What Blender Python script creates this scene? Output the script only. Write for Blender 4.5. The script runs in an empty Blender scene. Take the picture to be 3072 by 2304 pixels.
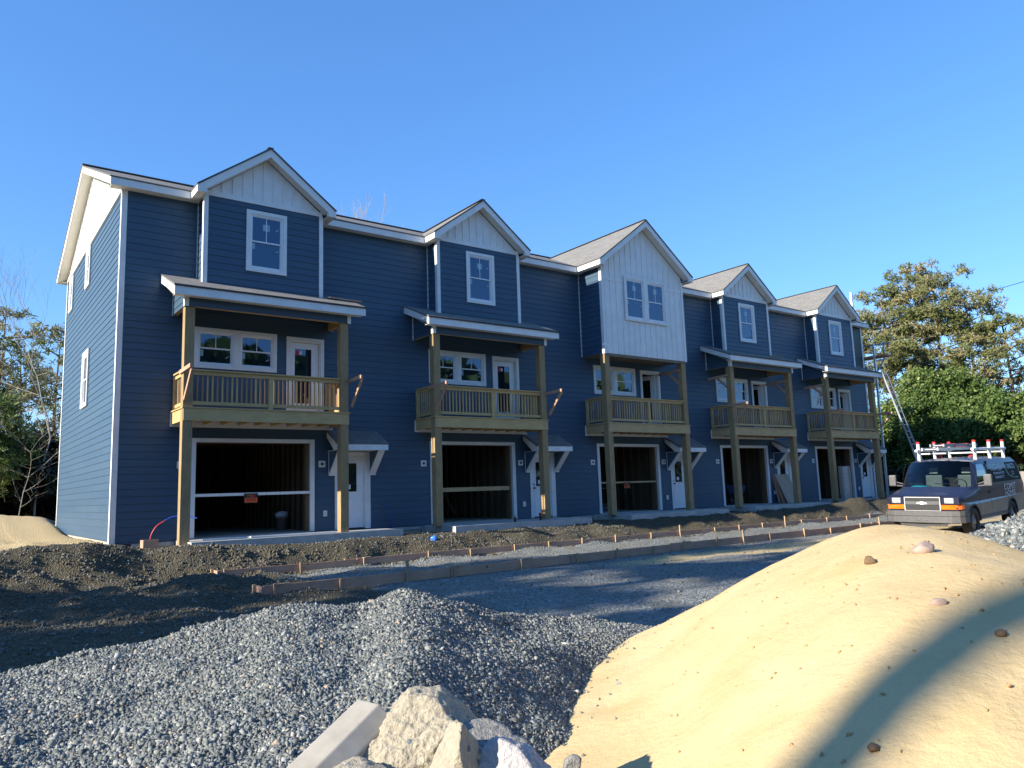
import bpy, bmesh, math, random
import numpy as np
from mathutils import Vector, Matrix, Euler

K = 1.06            # survey units -> metres
scene = bpy.context.scene
COL = scene.collection
rad = math.radians

# ------------------------------------------------------------------ camera
cd = bpy.data.cameras.new("camera"); cam = bpy.data.objects.new("camera", cd); COL.objects.link(cam)
CAM = Vector((-4.690, -18.704, 0.841))
r_ = Vector((0.80141266, -0.5971965, -0.03307719)); u_ = Vector((-0.05625757, -0.13032191, 0.98987438)); f_ = Vector((0.59546019, 0.79143701, 0.13803845))
mw = Matrix((( r_.x, u_.x, -f_.x), (r_.y, u_.y, -f_.y), (r_.z, u_.z, -f_.z))).to_4x4()
mw.translation = CAM * K
cam.matrix_world = mw
cd.sensor_width = 36; cd.lens = 26.90; cd.clip_start = 0.05; cd.clip_end = 3000
scene.camera = cam

# ------------------------------------------------------------------ sky, sun, exposure
SUN = Vector((-1.0, 0.075, 0.445)).normalized()      # direction towards the sun
w = bpy.data.worlds.new("World"); scene.world = w; w.use_nodes = True
nt = w.node_tree; nt.nodes.clear()
sky = nt.nodes.new("ShaderNodeTexSky"); sky.sky_type = 'NISHITA'; sky.sun_disc = False
sky.sun_elevation = math.asin(SUN.z); sky.sun_rotation = math.atan2(SUN.x, SUN.y)
sky.altitude = 0; sky.air_density = 1.0; sky.dust_density = 0.0; sky.ozone_density = 2.2
bg = nt.nodes.new("ShaderNodeBackground"); bg.inputs[1].default_value = 0.142
hs = nt.nodes.new("ShaderNodeHueSaturation"); hs.inputs['Saturation'].default_value = 1.38
wo = nt.nodes.new("ShaderNodeOutputWorld")
gm = nt.nodes.new('ShaderNodeGamma'); gm.inputs[1].default_value = .68; nt.links.new(sky.outputs[0], gm.inputs[0]); nt.links.new(gm.outputs[0], hs.inputs['Color']); tn = nt.nodes.new('ShaderNodeMix'); tn.data_type = 'RGBA'; tn.blend_type = 'MULTIPLY'; tn.inputs[0].default_value = 1; tn.inputs[7].default_value = (.84, 1.09, 1.47, 1)
nt.links.new(hs.outputs[0], tn.inputs[6]); nt.links.new(tn.outputs[2], bg.inputs[0]); nt.links.new(bg.outputs[0], wo.inputs[0])
sl = bpy.data.lights.new("sun", 'SUN'); sl.energy = 4.9; sl.angle = rad(0.53); sl.color = (1.0, 0.93, 0.80)
so = bpy.data.objects.new("sun", sl); COL.objects.link(so)
so.rotation_euler = SUN.to_track_quat('Z', 'Y').to_euler()
vs = scene.view_settings; vs.view_transform = 'Standard'; vs.look = 'None'; vs.exposure = 1.05; vs.gamma = 1.0; vs.use_curve_mapping = False

# ------------------------------------------------------------------ materials
def new_mat(name):
    m = bpy.data.materials.new(name); m.use_nodes = True
    n = m.node_tree.nodes; b = n["Principled BSDF"]
    return m, m.node_tree, b
def nd(t, kind, **kw):
    x = t.nodes.new(kind)
    for k, v in kw.items(): setattr(x, k, v)
    return x
def coords(t, scale=(1, 1, 1), kind='Object'):
    tc = nd(t, "ShaderNodeTexCoord"); mp = nd(t, "ShaderNodeMapping"); mp.inputs['Scale'].default_value = scale
    t.links.new(tc.outputs[kind], mp.inputs[0]); return mp.outputs[0]
def noise(t, vec, scale, detail=6, rough=.6):
    n = nd(t, "ShaderNodeTexNoise"); n.inputs['Scale'].default_value = scale; n.inputs['Detail'].default_value = detail; n.inputs['Roughness'].default_value = rough
    t.links.new(vec, n.inputs['Vector']); return n.outputs['Fac']
def ramp(t, fac, stops):
    r = nd(t, "ShaderNodeValToRGB"); e = r.color_ramp.elements
    while len(e) < len(stops): e.new(0.5)
    for i, (p, c) in enumerate(stops):
        e[i].position = p; e[i].color = (c[0], c[1], c[2], 1) if len(c) == 3 else c
    t.links.new(fac, r.inputs[0]); return r.outputs[0]
def mixc(t, fac, a, b, mode='MIX'):
    m = nd(t, "ShaderNodeMix", data_type='RGBA', blend_type=mode)
    for s, v in ((0, fac), (6, a), (7, b)):
        if isinstance(v, (int, float)): m.inputs[s].default_value = v
        elif isinstance(v, tuple): m.inputs[s].default_value = (v[0], v[1], v[2], 1)
        else: t.links.new(v, m.inputs[s])
    return m.outputs[2]
def bump(t, b, h, strength=.3, dist=.01):
    n = nd(t, "ShaderNodeBump"); n.inputs['Strength'].default_value = strength; n.inputs['Distance'].default_value = dist
    t.links.new(h, n.inputs['Height']); t.links.new(n.outputs[0], b.inputs['Normal']); return n
def simple(name, c1, c2=None, scale=6, stretch=(1, 1, 1), rough=.6, bmp=0, bdist=.004, spec=.5, metal=0, lo=.35, hi=.65):
    m, t, b = new_mat(name)
    b.inputs['Roughness'].default_value = rough; b.inputs['Specular IOR Level'].default_value = spec; b.inputs['Metallic'].default_value = metal
    if c2 is None: c2 = tuple(min(1, x * .88) for x in c1)
    v = coords(t, stretch); n = noise(t, v, scale)
    t.links.new(ramp(t, n, [(lo, c1), (hi, c2)]), b.inputs['Base Color'])
    if bmp: bump(t, b, n, bmp, bdist)
    return m

def mk_siding():
    m, t, b = new_mat("blue_siding")
    v = coords(t); n1 = noise(t, v, 1.3, 4); n2 = noise(t, v, 60, 3)
    # each lap board slightly different
    sep = nd(t, "ShaderNodeSeparateXYZ"); t.links.new(v, sep.inputs[0])
    mz = nd(t, "ShaderNodeMath", operation='MULTIPLY'); mz.inputs[1].default_value = 1 / (.165 * K); t.links.new(sep.outputs[2], mz.inputs[0])
    fl = nd(t, "ShaderNodeMath", operation='FLOOR'); t.links.new(mz.outputs[0], fl.inputs[0])
    wn = nd(t, "ShaderNodeTexWhiteNoise", noise_dimensions='1D'); t.links.new(fl.outputs[0], wn.inputs['W'])
    # butt joints: board pieces 3.6 m long shifted per course
    ax = nd(t, "ShaderNodeMath", operation='ADD'); t.links.new(sep.outputs[0], ax.inputs[0]); t.links.new(sep.outputs[1], ax.inputs[1])
    sh = nd(t, "ShaderNodeMath", operation='MULTIPLY_ADD'); sh.inputs[1].default_value = 3.6; t.links.new(wn.outputs[0], sh.inputs[0]); t.links.new(ax.outputs[0], sh.inputs[2])
    dv = nd(t, "ShaderNodeMath", operation='DIVIDE'); dv.inputs[1].default_value = 3.6; t.links.new(sh.outputs[0], dv.inputs[0])
    f2 = nd(t, "ShaderNodeMath", operation='FLOOR'); t.links.new(dv.outputs[0], f2.inputs[0])
    cmb = nd(t, "ShaderNodeCombineXYZ"); t.links.new(f2.outputs[0], cmb.inputs[0]); t.links.new(fl.outputs[0], cmb.inputs[1])
    w2 = nd(t, "ShaderNodeTexWhiteNoise", noise_dimensions='2D'); t.links.new(cmb.outputs[0], w2.inputs['Vector'])
    base = mixc(t, n1, (.039, .076, .128), (.047, .091, .147))
    c = mixc(t, w2.outputs[0], base, (.058, .108, .150)); 
    c2 = mixc(t, .4, base, c)
    # pale installation dust here and there
    n3 = noise(t, v, 2.2, 8, .75); d = ramp(t, n3, [(.66, (0, 0, 0)), (.80, (.5, .5, .5))])
    c3 = mixc(t, d, c2, (.16, .22, .28))
    t.links.new(c3, b.inputs['Base Color']); b.inputs['Roughness'].default_value = .5; b.inputs['Specular IOR Level'].default_value = .4
    bump(t, b, n2, .12, .002)
    return m
SIDING = mk_siding()
WHITE = simple("white_trim", (.78, .78, .76), (.70, .70, .68), 3, rough=.5, bmp=.03)
VINYL = simple("white_vinyl", (.80, .81, .82), (.76, .77, .78), 5, rough=.35)
SOFFIT = simple("soffit_white", (.74, .72, .66), (.68, .66, .60), 4, rough=.6)
def mk_wood(name, c1, c2, stretch, knots=True):
    m, t, b = new_mat(name)
    v = coords(t, stretch); n = noise(t, v, 9, 6, .65)
    v2 = coords(t); n2 = noise(t, v2, 1.7, 3)
    c = ramp(t, n, [(.30, c1), (.62, c2)])
    c = mixc(t, ramp(t, n2, [(.35, (0, 0, 0)), (.7, (.55, .55, .55))]), c, tuple(x * .72 for x in c2))
    if knots:
        vo = nd(t, "ShaderNodeTexVoronoi"); vo.inputs['Scale'].default_value = 2.6; t.links.new(v2, vo.inputs['Vector'])
        k = ramp(t, vo.outputs['Distance'], [(.035, (1, 1, 1)), (.09, (0, 0, 0))]); c = mixc(t, k, c, (.10, .06, .03))
    t.links.new(c, b.inputs['Base Color']); b.inputs['Roughness'].default_value = .75; b.inputs['Specular IOR Level'].default_value = .25
    bump(t, b, n, .25, .003); return m
GREENX = mk_wood("treated_lumber_x", (.66, .46, .22), (.50, .35, .155), (.6, 6, 6))
GREENZ = mk_wood("treated_lumber_z", (.64, .45, .22), (.48, .34, .15), (6, 6, .6))
TANX = mk_wood("tan_lumber_x", (.60, .43, .22), (.47, .33, .16), (.6, 6, 6))
POSTZ = mk_wood("post_lumber", (.44, .31, .165), (.30, .21, .105), (5, 5, .5))
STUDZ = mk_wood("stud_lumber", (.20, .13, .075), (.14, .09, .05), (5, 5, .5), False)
BALUS = [mk_wood("baluster_green", (.62, .47, .25), (.47, .36, .175), (6, 6, .6), False), mk_wood("baluster_red", (.46, .29, .17), (.34, .21, .12), (6, 6, .6), False)]
FORMW = mk_wood("form_lumber", (.62, .38, .26), (.46, .27, .18), (.7, 6, 6))
STAKEW = mk_wood("stake_lumber", (.50, .36, .22), (.40, .28, .17), (6, 6, .8), False)
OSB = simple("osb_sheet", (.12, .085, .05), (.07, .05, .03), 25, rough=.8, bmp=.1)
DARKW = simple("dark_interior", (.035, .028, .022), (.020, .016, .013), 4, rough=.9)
CONC = simple("concrete_slab", (.47, .46, .43), (.36, .35, .33), 3.5, rough=.85, bmp=.15, bdist=.003)
FOUND = simple("concrete_footing", (.50, .45, .36), (.40, .34, .26), 4, rough=.9, bmp=.2)
def mk_shingle():
    m, t, b = new_mat("asphalt_shingles")
    v = coords(t, (1, 1, 1), 'UV')
    br = nd(t, "ShaderNodeTexBrick"); br.inputs['Scale'].default_value = 1.0
    br.inputs['Brick Width'].default_value = .30; br.inputs['Row Height'].default_value = .135; br.inputs['Mortar Size'].default_value = .006
    br.inputs['Color1'].default_value = (.105, .103, .098, 1); br.inputs['Color2'].default_value = (.25, .24, .225, 1); br.inputs['Mortar'].default_value = (.05, .045, .04, 1)
    br.offset = .37; t.links.new(v, br.inputs['Vector'])
    n = noise(t, v, 220, 2); n2 = noise(t, v, 9, 5, .7)
    c = mixc(t, .5, br.outputs['Color'], ramp(t, n2, [(.35, (.12, .105, .09)), (.65, (.29, .28, .26))]))
    c = mixc(t, .35, c, ramp(t, n, [(.3, (.06, .055, .05)), (.7, (.36, .345, .32))]))
    t.links.new(c, b.inputs['Base Color']); b.inputs['Roughness'].default_value = .9; b.inputs['Specular IOR Level'].default_value = .2
    bump(t, b, br.outputs['Fac'], -.5, .004); return m
SHINGLE = mk_shingle()
EDGE = simple("black_drip_edge", (.03, .03, .035), rough=.6)
def mk_glass(name, base, ior=2.1, rough=.02, wav=0):
    m, t, b = new_mat(name); b.inputs['Base Color'].default_value = (*base, 1); b.inputs['Roughness'].default_value = rough
    b.inputs['IOR'].default_value = ior; b.inputs['Specular Tint'].default_value = (.50, .72, 1, 1); b.inputs['Specular IOR Level'].default_value = .5
    v = coords(t); n = noise(t, v, 1.4, 2); bump(t, b, n, .05, .01); return m
GLASS = mk_glass("window_glass", (.008, .014, .024), 2.1)
DGLASS = mk_glass("door_glass", (.02, .022, .022), 1.9)
STICK = simple("window_sticker", (.30, .48, .55), (.22, .36, .45), 30, rough=.4)
LABELW = simple("white_paper", (.75, .75, .76), rough=.6)
WRAP = simple("green_housewrap", (.02, .045, .040), (.012, .022, .022), 3, rough=.5)
METAL = simple("galvanized_metal", (.52, .55, .56), (.40, .43, .44), 14, rough=.35, metal=.8)
DKMETAL = simple("dark_metal", (.05, .05, .055), rough=.45, metal=.5)
ALU = simple("aluminium", (.70, .71, .70), (.60, .61, .60), 8, rough=.4, metal=.6)
GREYL = simple("grey_fibreglass", (.30, .32, .34), (.22, .24, .26), 6, rough=.5)
WHITEP = simple("white_plastic_pipe", (.82, .78, .76), rough=.35)
REDP = simple("red_paint", (.50, .03, .03), (.38, .02, .02), 6, rough=.45)
ORANGE = simple("sign_orange", (.85, .11, .02), rough=.5)
BLACKP = simple("black_plastic", (.018, .018, .02), rough=.5)
BLUEP = simple("blue_tubing", (.02, .07, .45), rough=.4)
REDT = simple("red_tubing", (.55, .04, .05), rough=.4)

# ------------------------------------------------------------------ mesh helpers
class MB:
    """collects faces; build() links them as ONE mesh object (coordinates in survey units)"""
    def __init__(s): s.v = []; s.f = []; s.uv = {}
    def face(s, pts, uv=None):
        i = len(s.v); s.v += [tuple(p) for p in pts]; s.f.append(tuple(range(i, i + len(pts))))
        if uv: s.uv[len(s.f) - 1] = uv
        return s
    def box(s, x0, y0, z0, x1, y1, z1, M=None):
        P = [(x0, y0, z0), (x1, y0, z0), (x1, y1, z0), (x0, y1, z0), (x0, y0, z1), (x1, y0, z1), (x1, y1, z1), (x0, y1, z1)]
        if M is not None: P = [tuple(M @ Vector(p)) for p in P]
        i = len(s.v); s.v += P
        for q in ((0, 3, 2, 1), (4, 5, 6, 7), (0, 1, 5, 4), (1, 2, 6, 5), (2, 3, 7, 6), (3, 0, 4, 7)): s.f.append(tuple(i + a for a in q))
        return s
    def prism(s, poly, off):
        """poly: 3D points, extruded by vector off"""
        n = len(poly); i = len(s.v); o = Vector(off)
        s.v += [tuple(p) for p in poly] + [tuple(Vector(p) + o) for p in poly]
        s.f.append(tuple(range(i, i + n))); s.f.append(tuple(range(i + 2 * n - 1, i + n - 1, -1)))
        for k in range(n): s.f.append((i + k, i + n + k, i + n + (k + 1) % n, i + (k + 1) % n))
        return s
    def tube(s, pts, r, n=8, cap=True):
        pts = [Vector(p) for p in pts]; rs = r if isinstance(r, (list, tuple)) else [r] * len(pts)
        base = len(s.v); prev = None
        for k, p in enumerate(pts):
            d = (pts[min(k + 1, len(pts) - 1)] - pts[max(k - 1, 0)]).normalized()
            a = prev if prev is not None else (Vector((0, 0, 1)) if abs(d.z) < .9 else Vector((1, 0, 0)))
            e1 = (a - d * a.dot(d)).normalized(); prev = e1; e2 = d.cross(e1)
            for q in range(n):
                an = 2 * math.pi * q / n; s.v.append(tuple(p + (e1 * math.cos(an) + e2 * math.sin(an)) * rs[k]))
        for k in range(len(pts) - 1):
            for q in range(n):
                a = base + k * n + q; b = base + k * n + (q + 1) % n
                s.f.append((a, b, b + n, a + n))
        if cap:
            s.f.append(tuple(base + q for q in range(n))[::-1]); s.f.append(tuple(base + (len(pts) - 1) * n + q for q in range(n)))
        return s
    def bar(s, a, b, w, h):
        """square bar between two points, w wide, h high"""
        a = Vector(a); b = Vector(b); d = (b - a).normalized()
        up = Vector((0, 0, 1)) if abs(d.z) < .95 else Vector((0, 1, 0))
        sd = d.cross(up).normalized() * (w / 2); u2 = sd.cross(d).normalized() * (h / 2)
        P = [a + sd + u2, a - sd + u2, a - sd - u2, a + sd - u2]; return s.prism(P, b - a)
    def build_each(s, name, mat, parent, **kw):
        # every primitive (box, prism, face) as a mesh of its own
        par = list(range(len(s.v)))
        def fd(a):
            while par[a] != a: par[a] = par[par[a]]; a = par[a]
            return a
        for f in s.f:
            for q in f[1:]: par[fd(q)] = fd(f[0])
        gr = {}
        for f in s.f: gr.setdefault(fd(f[0]), []).append(f)
        out = []
        for fs in gr.values():
            ids = sorted({q for f in fs for q in f}); m = {q: i for i, q in enumerate(ids)}; t = MB(); t.v = [s.v[q] for q in ids]; t.f = [tuple(m[q] for q in f) for f in fs]; out.append(t.build(name, mat, parent, **kw))
        return out
    def build(s, name, mat, parent=None, loc=None, rot=None, smooth=False, scale=None, bevel=0):
        k = K if scale is None else scale
        me = bpy.data.meshes.new(name); me.from_pydata([(x * k, y * k, z * k) for x, y, z in s.v], [], s.f)
        if s.uv:
            ul = me.uv_layers.new(name="UVMap")
            for fi, uvs in s.uv.items():
                p = me.polygons[fi]
                for li, uv in zip(p.loop_indices, uvs): ul.data[li].uv = uv
        bm = bmesh.new(); bm.from_mesh(me); bmesh.ops.recalc_face_normals(bm, faces=bm.faces)
        if bevel: 
            bmesh.ops.remove_doubles(bm, verts=bm.verts, dist=.0004)
            bmesh.ops.bevel(bm, geom=[e for e in bm.edges if e.is_manifold and e.calc_face_angle(0) > .6], offset=bevel, segments=2, affect='EDGES', profile=.6)
        bm.to_mesh(me); bm.free()
        me.materials.append(mat)
        if smooth: me.shade_smooth()
        o = bpy.data.objects.new(name, me); COL.objects.link(o)
        if parent is not None: o.parent = parent
        if loc is not None: o.location = Vector(loc) * k
        if rot is not None: o.rotation_euler = rot
        return o

def tag(o, label=None, cat=None, group=None, kind=None):
    if label: o['label'] = label
    if cat: o['category'] = cat
    if group: o['group'] = group
    if kind: o['kind'] = kind
    return o
def empty(name, loc=(0, 0, 0), rot=None, label=None, cat=None, group=None, kind=None):
    o = bpy.data.objects.new(name, None); COL.objects.link(o); o.location = Vector(loc) * K; o.empty_display_size = .1
    if rot is not None: o.rotation_euler = rot
    return tag(o, label, cat, group, kind)
def kids(o): return [c for c in bpy.data.objects if c.parent == o]
def copy_tree(o, parent=None):
    c = o.copy(); COL.objects.link(c)
    if parent is not None: c.parent = parent
    for ch in kids(o): copy_tree(ch, c)
    return c
def fast_mesh(name, V, F, mat, tint=None, parent=None, smooth=False):
    """V (n,3) metres, F (m,4) or (m,3) numpy"""
    me = bpy.data.meshes.new(name); k = F.shape[1]
    me.vertices.add(len(V)); me.vertices.foreach_set("co", V.astype(np.float32).ravel())
    me.loops.add(F.size); me.loops.foreach_set("vertex_index", F.astype(np.int32).ravel())
    me.polygons.add(len(F)); me.polygons.foreach_set("loop_start", np.arange(0, F.size, k, dtype=np.int32))
    me.polygons.foreach_set("loop_total", np.full(len(F), k, dtype=np.int32))
    if smooth: me.polygons.foreach_set("use_smooth", np.ones(len(F), dtype=bool))
    me.update(calc_edges=True)
    if tint is not None:
        a = me.attributes.new("tint", 'FLOAT', 'POINT'); a.data.foreach_set("value", tint.astype(np.float32))
    me.materials.append(mat)
    o = bpy.data.objects.new(name, me); COL.objects.link(o)
    if parent is not None: o.parent = parent
    return o

def clip(poly, a, b, c):
    """keep a*u+b*z<=c of 2D polygon"""
    out = []
    for i in range(len(poly)):
        p, q = poly[i], poly[(i + 1) % len(poly)]; dp = a * p[0] + b * p[1] - c; dq = a * q[0] + b * q[1] - c
        if dp <= 0: out.append(p)
        if dp * dq < 0: t = dp / (dp - dq); out.append((p[0] + t * (q[0] - p[0]), p[1] + t * (q[1] - p[1])))
    return out
LAP = .165
def lap_poly(mb, poly, fn, e=LAP):
    """lap siding over a convex 2D polygon; fn(u,z,d)->xyz with d = distance proud of the wall"""
    z0 = min(p[1] for p in poly); z1 = max(p[1] for p in poly); k = math.floor(z0 / e)
    while k * e < z1:
        a, b = k * e, (k + 1) * e
        c = clip(clip(poly, 0, 1, b), 0, -1, -a); k += 1
        if len(c) < 3: continue
        dep = lambda z: .003 + .013 * (1 - (z - a) / e)
        mb.face([fn(u, z, dep(z)) for u, z in c])
        lo = [p for p in c if abs(p[1] - a) < 1e-6]
        if len(lo) >= 2:
            ua, ub = min(p[0] for p in lo), max(p[0] for p in lo)
            mb.face([fn(ua, a, dep(a)), fn(ub, a, dep(a)), fn(ub, a, .0), fn(ua, a, .0)])
def split_rects(x0, x1, z0, z1, holes):
    xs = sorted({x0, x1, *[min(max(h[0], x0), x1) for h in holes], *[min(max(h[1], x0), x1) for h in holes]})
    out = []
    for a, b in zip(xs, xs[1:]):
        if b - a < 1e-6: continue
        zz = z0
        for h in sorted([h for h in holes if h[0] < (a + b) / 2 < h[1]], key=lambda h: h[2]):
            if h[2] > zz: out.append((a, b, zz, h[2]))
            zz = max(zz, h[3])
        if zz < z1: out.append((a, b, zz, z1))
    return out
def batten_poly(mb, poly, fn, step=.265, phase=0, bw=.035):
    """board and batten: flat board polygon plus raised battens"""
    mb.face([fn(u, z, .004) for u, z in poly])
    u0 = min(p[0] for p in poly); u1 = max(p[0] for p in poly); u = u0 + step * .5 + phase
    while u < u1:
        c = clip(clip(poly, 1, 0, u + bw / 2), -1, 0, -(u - bw / 2))
        if len(c) >= 3:
            zl = min(p[1] for p in c); zh = sorted(p[1] for p in c)[-2] if len(c) > 3 else max(p[1] for p in c)
            if zh - zl > .05:
                A = [fn(u - bw / 2, zl + .002, .004), fn(u + bw / 2, zl + .002, .004), fn(u + bw / 2, zh - .002, .004), fn(u - bw / 2, zh - .002, .004)]
                off = Vector(fn(u, zl, .026)) - Vector(fn(u, zl, .004)); mb.prism(A, off)
        u += step
def roof_plane(mb, e0, e1, t1, t0, th=.035):
    """eave e0->e1, top t1<-t0; uv along eave / up the slope, thickness down"""
    e0, e1, t1, t0 = map(Vector, (e0, e1, t1, t0)); ax = (e1 - e0).normalized(); up = (t0 - e0); up = (up - ax * up.dot(ax)).normalized()
    uv = [((p - e0).dot(ax) * K + .37, (p - e0).dot(up) * K) for p in (e0, e1, t1, t0)]
    n = ax.cross(up).normalized(); n = n if n.z > 0 else -n
    mb.face([e0, e1, t1, t0], uv)
    lo = [p - n * th for p in (e0, e1, t1, t0)]; top = [e0, e1, t1, t0]
    mb.face(lo[::-1])
    for i in range(4): mb.face([top[i], top[(i + 1) % 4], lo[(i + 1) % 4], lo[i]], [(.01, .01)] * 4)

# ------------------------------------------------------------------ noise for terrain
def vnoise(x, y, seed=0):
    ix = np.floor(x); iy = np.floor(y); fx = x - ix; fy = y - iy
    def h(a, b):
        t = np.sin(a * 127.1 + b * 311.7 + seed * 74.7) * 43758.5453; return t - np.floor(t)
    sx = fx * fx * (3 - 2 * fx); sy = fy * fy * (3 - 2 * fy)
    return (h(ix, iy) * (1 - sx) + h(ix + 1, iy) * sx) * (1 - sy) + (h(ix, iy + 1) * (1 - sx) + h(ix + 1, iy + 1) * sx) * sy - .5
def fbm(x, y, sc, oc=4, seed=0):
    t = 0; a = 1; s = 0
    for k in range(oc): t = t + a * vnoise(x * sc * 2 ** k + 17.3 * k, y * sc * 2 ** k - 9.1 * k, seed + k); s += a; a *= .5
    return t / s * 2
def sstep(a, b, x):
    t = np.clip((x - a) / (b - a), 0, 1); return t * t * (3 - 2 * t)
def smin(a, b, k): h = np.clip(.5 + .5 * (b - a) / k, 0, 1); return b * (1 - h) + a * h - k * h * (1 - h)

# ================================================================== GROUND
def ground_h(x, y):
    x = np.asarray(x, float); y = np.asarray(y, float)
    left = 1 - sstep(-2.0, -.6, x)
    h = np.full(np.broadcast(x, y).shape, -.66)
    yard_noise = .02 * fbm(x, y, .8, 4, 3)
    # bank up to the slab in front of the row
    nz = fbm(x, y, 1.1, 5, 11)
    b1 = sstep(-3.15 + .5 * nz, -1.75 + .3 * nz, y)
    # plateau on the left of the row
    ye = -1.0 + np.clip(x + 1.4, -8, 0) * .50
    b2 = sstep(ye - 2.3, ye + .1, y + .7 * fbm(x, y, .7, 4, 21))
    tgt1 = -.18; tgt2 = .02 + .05 * fbm(x, y, .9, 4, 5)
    h = h + (1 - left) * b1 * (tgt1 + .66) + left * b2 * (tgt2 + .66)
    # berms and heaps, left foreground
    G = lambda cx, cy, rx, ry, a: a * np.exp(-((x - cx) / rx) ** 2 - ((y - cy) / ry) ** 2)
    h = h + G(-2.9, -6.4, 1.3, .55, .20) + G(-.9, -5.2, .8, .55, .30) + G(-1.9, -3.9, .7, .5, .16) + G(-3.6, -8.6, 1.2, .6, .12) + G(.2, -6.2, .7, .5, .12)
    h = h + G(-.4, -2.0, .8, .45, .14) + G(-2.4, -1.9, .9, .5, .10)
    h = h + G(24.6, -2.35, 1.5, .42, .40) + G(27.8, -2.3, 1.6, .4, .26) + G(21, -2.45, 1.2, .3, .10)
    rough = .03 + .085 * np.exp(-((y + 2.6) / 1.6) ** 2) + .15 * np.exp(-((y + 5) / 3.2) ** 2) * (1 - sstep(-1.0, 2.2, x))
    h = h + rough * fbm(x, y, 1.6, 5, 31) * sstep(40, 20, np.abs(x)) + yard_noise
    # behind, left: sandy heaps under the trees
    h = h + (.06 * fbm(x, y, 2.3, 4, 55) * sstep(-.5, .6, y) * (1 - sstep(-1.9, -1.5, x)))
    h = h + G(-3.6, 11.5, 2.2, 2.5, .45) + G(-1.2, 14.5, 2.0, 2.6, .75) + G(-6.5, 14, 3, 3, .5)
    # rises gently to the right
    h = h + sstep(20, 48, x) * .62 + .25 * fbm(x, y, .05, 3, 8) * sstep(14, 40, np.hypot(x - 12, y + 6))
    # flat below the row itself
    inside = sstep(-1.75, -1.5, x) * sstep(30.6, 30.3, x) * sstep(-.6, -.2, y) * sstep(9.6, 9.2, y)
    h = h * (1 - inside) + (-.25) * inside
    return h
def mk_ground():
    m, t, b = new_mat("site_ground")
    v = coords(t)
    a1 = nd(t, "ShaderNodeAttribute", attribute_name="dirt"); a2 = nd(t, "ShaderNodeAttribute", attribute_name="sandy")
    vo = nd(t, "ShaderNodeTexVoronoi"); vo.inputs['Scale'].default_value = 34; t.links.new(v, vo.inputs['Vector'])
    vs_ = nd(t, "ShaderNodeSeparateColor"); t.links.new(vo.outputs['Color'], vs_.inputs[0])
    n1 = noise(t, v, 2.0, 6, .7); n2 = noise(t, v, 14, 6, .75); n3 = noise(t, v, .45, 4)
    grav = ramp(t, vs_.outputs[0], [(0, (.10, .11, .11)), (.5, (.205, .22, .215)), (.85, (.31, .32, .30)), (1, (.45, .45, .42))])
    grav = mixc(t, ramp(t, n1, [(.42, (0, 0, 0)), (.72, (.8, .8, .8))]), grav, (.20, .17, .12))
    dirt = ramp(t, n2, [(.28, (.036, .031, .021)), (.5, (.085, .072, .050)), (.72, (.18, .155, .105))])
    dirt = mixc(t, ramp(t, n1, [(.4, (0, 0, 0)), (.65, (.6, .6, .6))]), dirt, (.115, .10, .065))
    sand = ramp(t, n2, [(.25, (.40, .28, .14)), (.5, (.58, .44, .24)), (.8, (.68, .54, .32))])
    wob = nd(t, "ShaderNodeMath", operation='MULTIPLY_ADD'); wob.inputs[1].default_value = 1.1; wob.inputs[2].default_value = -.55; t.links.new(n2, wob.inputs[0])
    def edge(att):
        ad = nd(t, "ShaderNodeMath", operation='ADD'); t.links.new(att, ad.inputs[0]); t.links.new(wob.outputs[0], ad.inputs[1])
        return ramp(t, ad.outputs[0], [(.40, (0, 0, 0)), (.60, (1, 1, 1))])
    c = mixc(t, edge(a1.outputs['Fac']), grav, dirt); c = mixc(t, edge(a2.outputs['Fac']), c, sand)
    t.links.new(c, b.inputs['Base Color']); b.inputs['Roughness'].default_value = .95; b.inputs['Specular IOR Level'].default_value = .15
    vd = nd(t, "ShaderNodeMath", operation='MULTIPLY_ADD'); vd.inputs[1].default_value = -1.2; t.links.new(vo.outputs['Distance'], vd.inputs[0]); t.links.new(n2, vd.inputs[2])
    bump(t, b, vd.outputs[0], .9, .03); return m
def axis(a, b, c, d, st, big=14):
    fine = np.arange(b, c, st); k = np.linspace(0, 1, big)[1:]
    return np.concatenate([(b - (b - a) * k ** 2.2)[::-1], fine, c + (d - c) * k ** 2.2])
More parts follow.
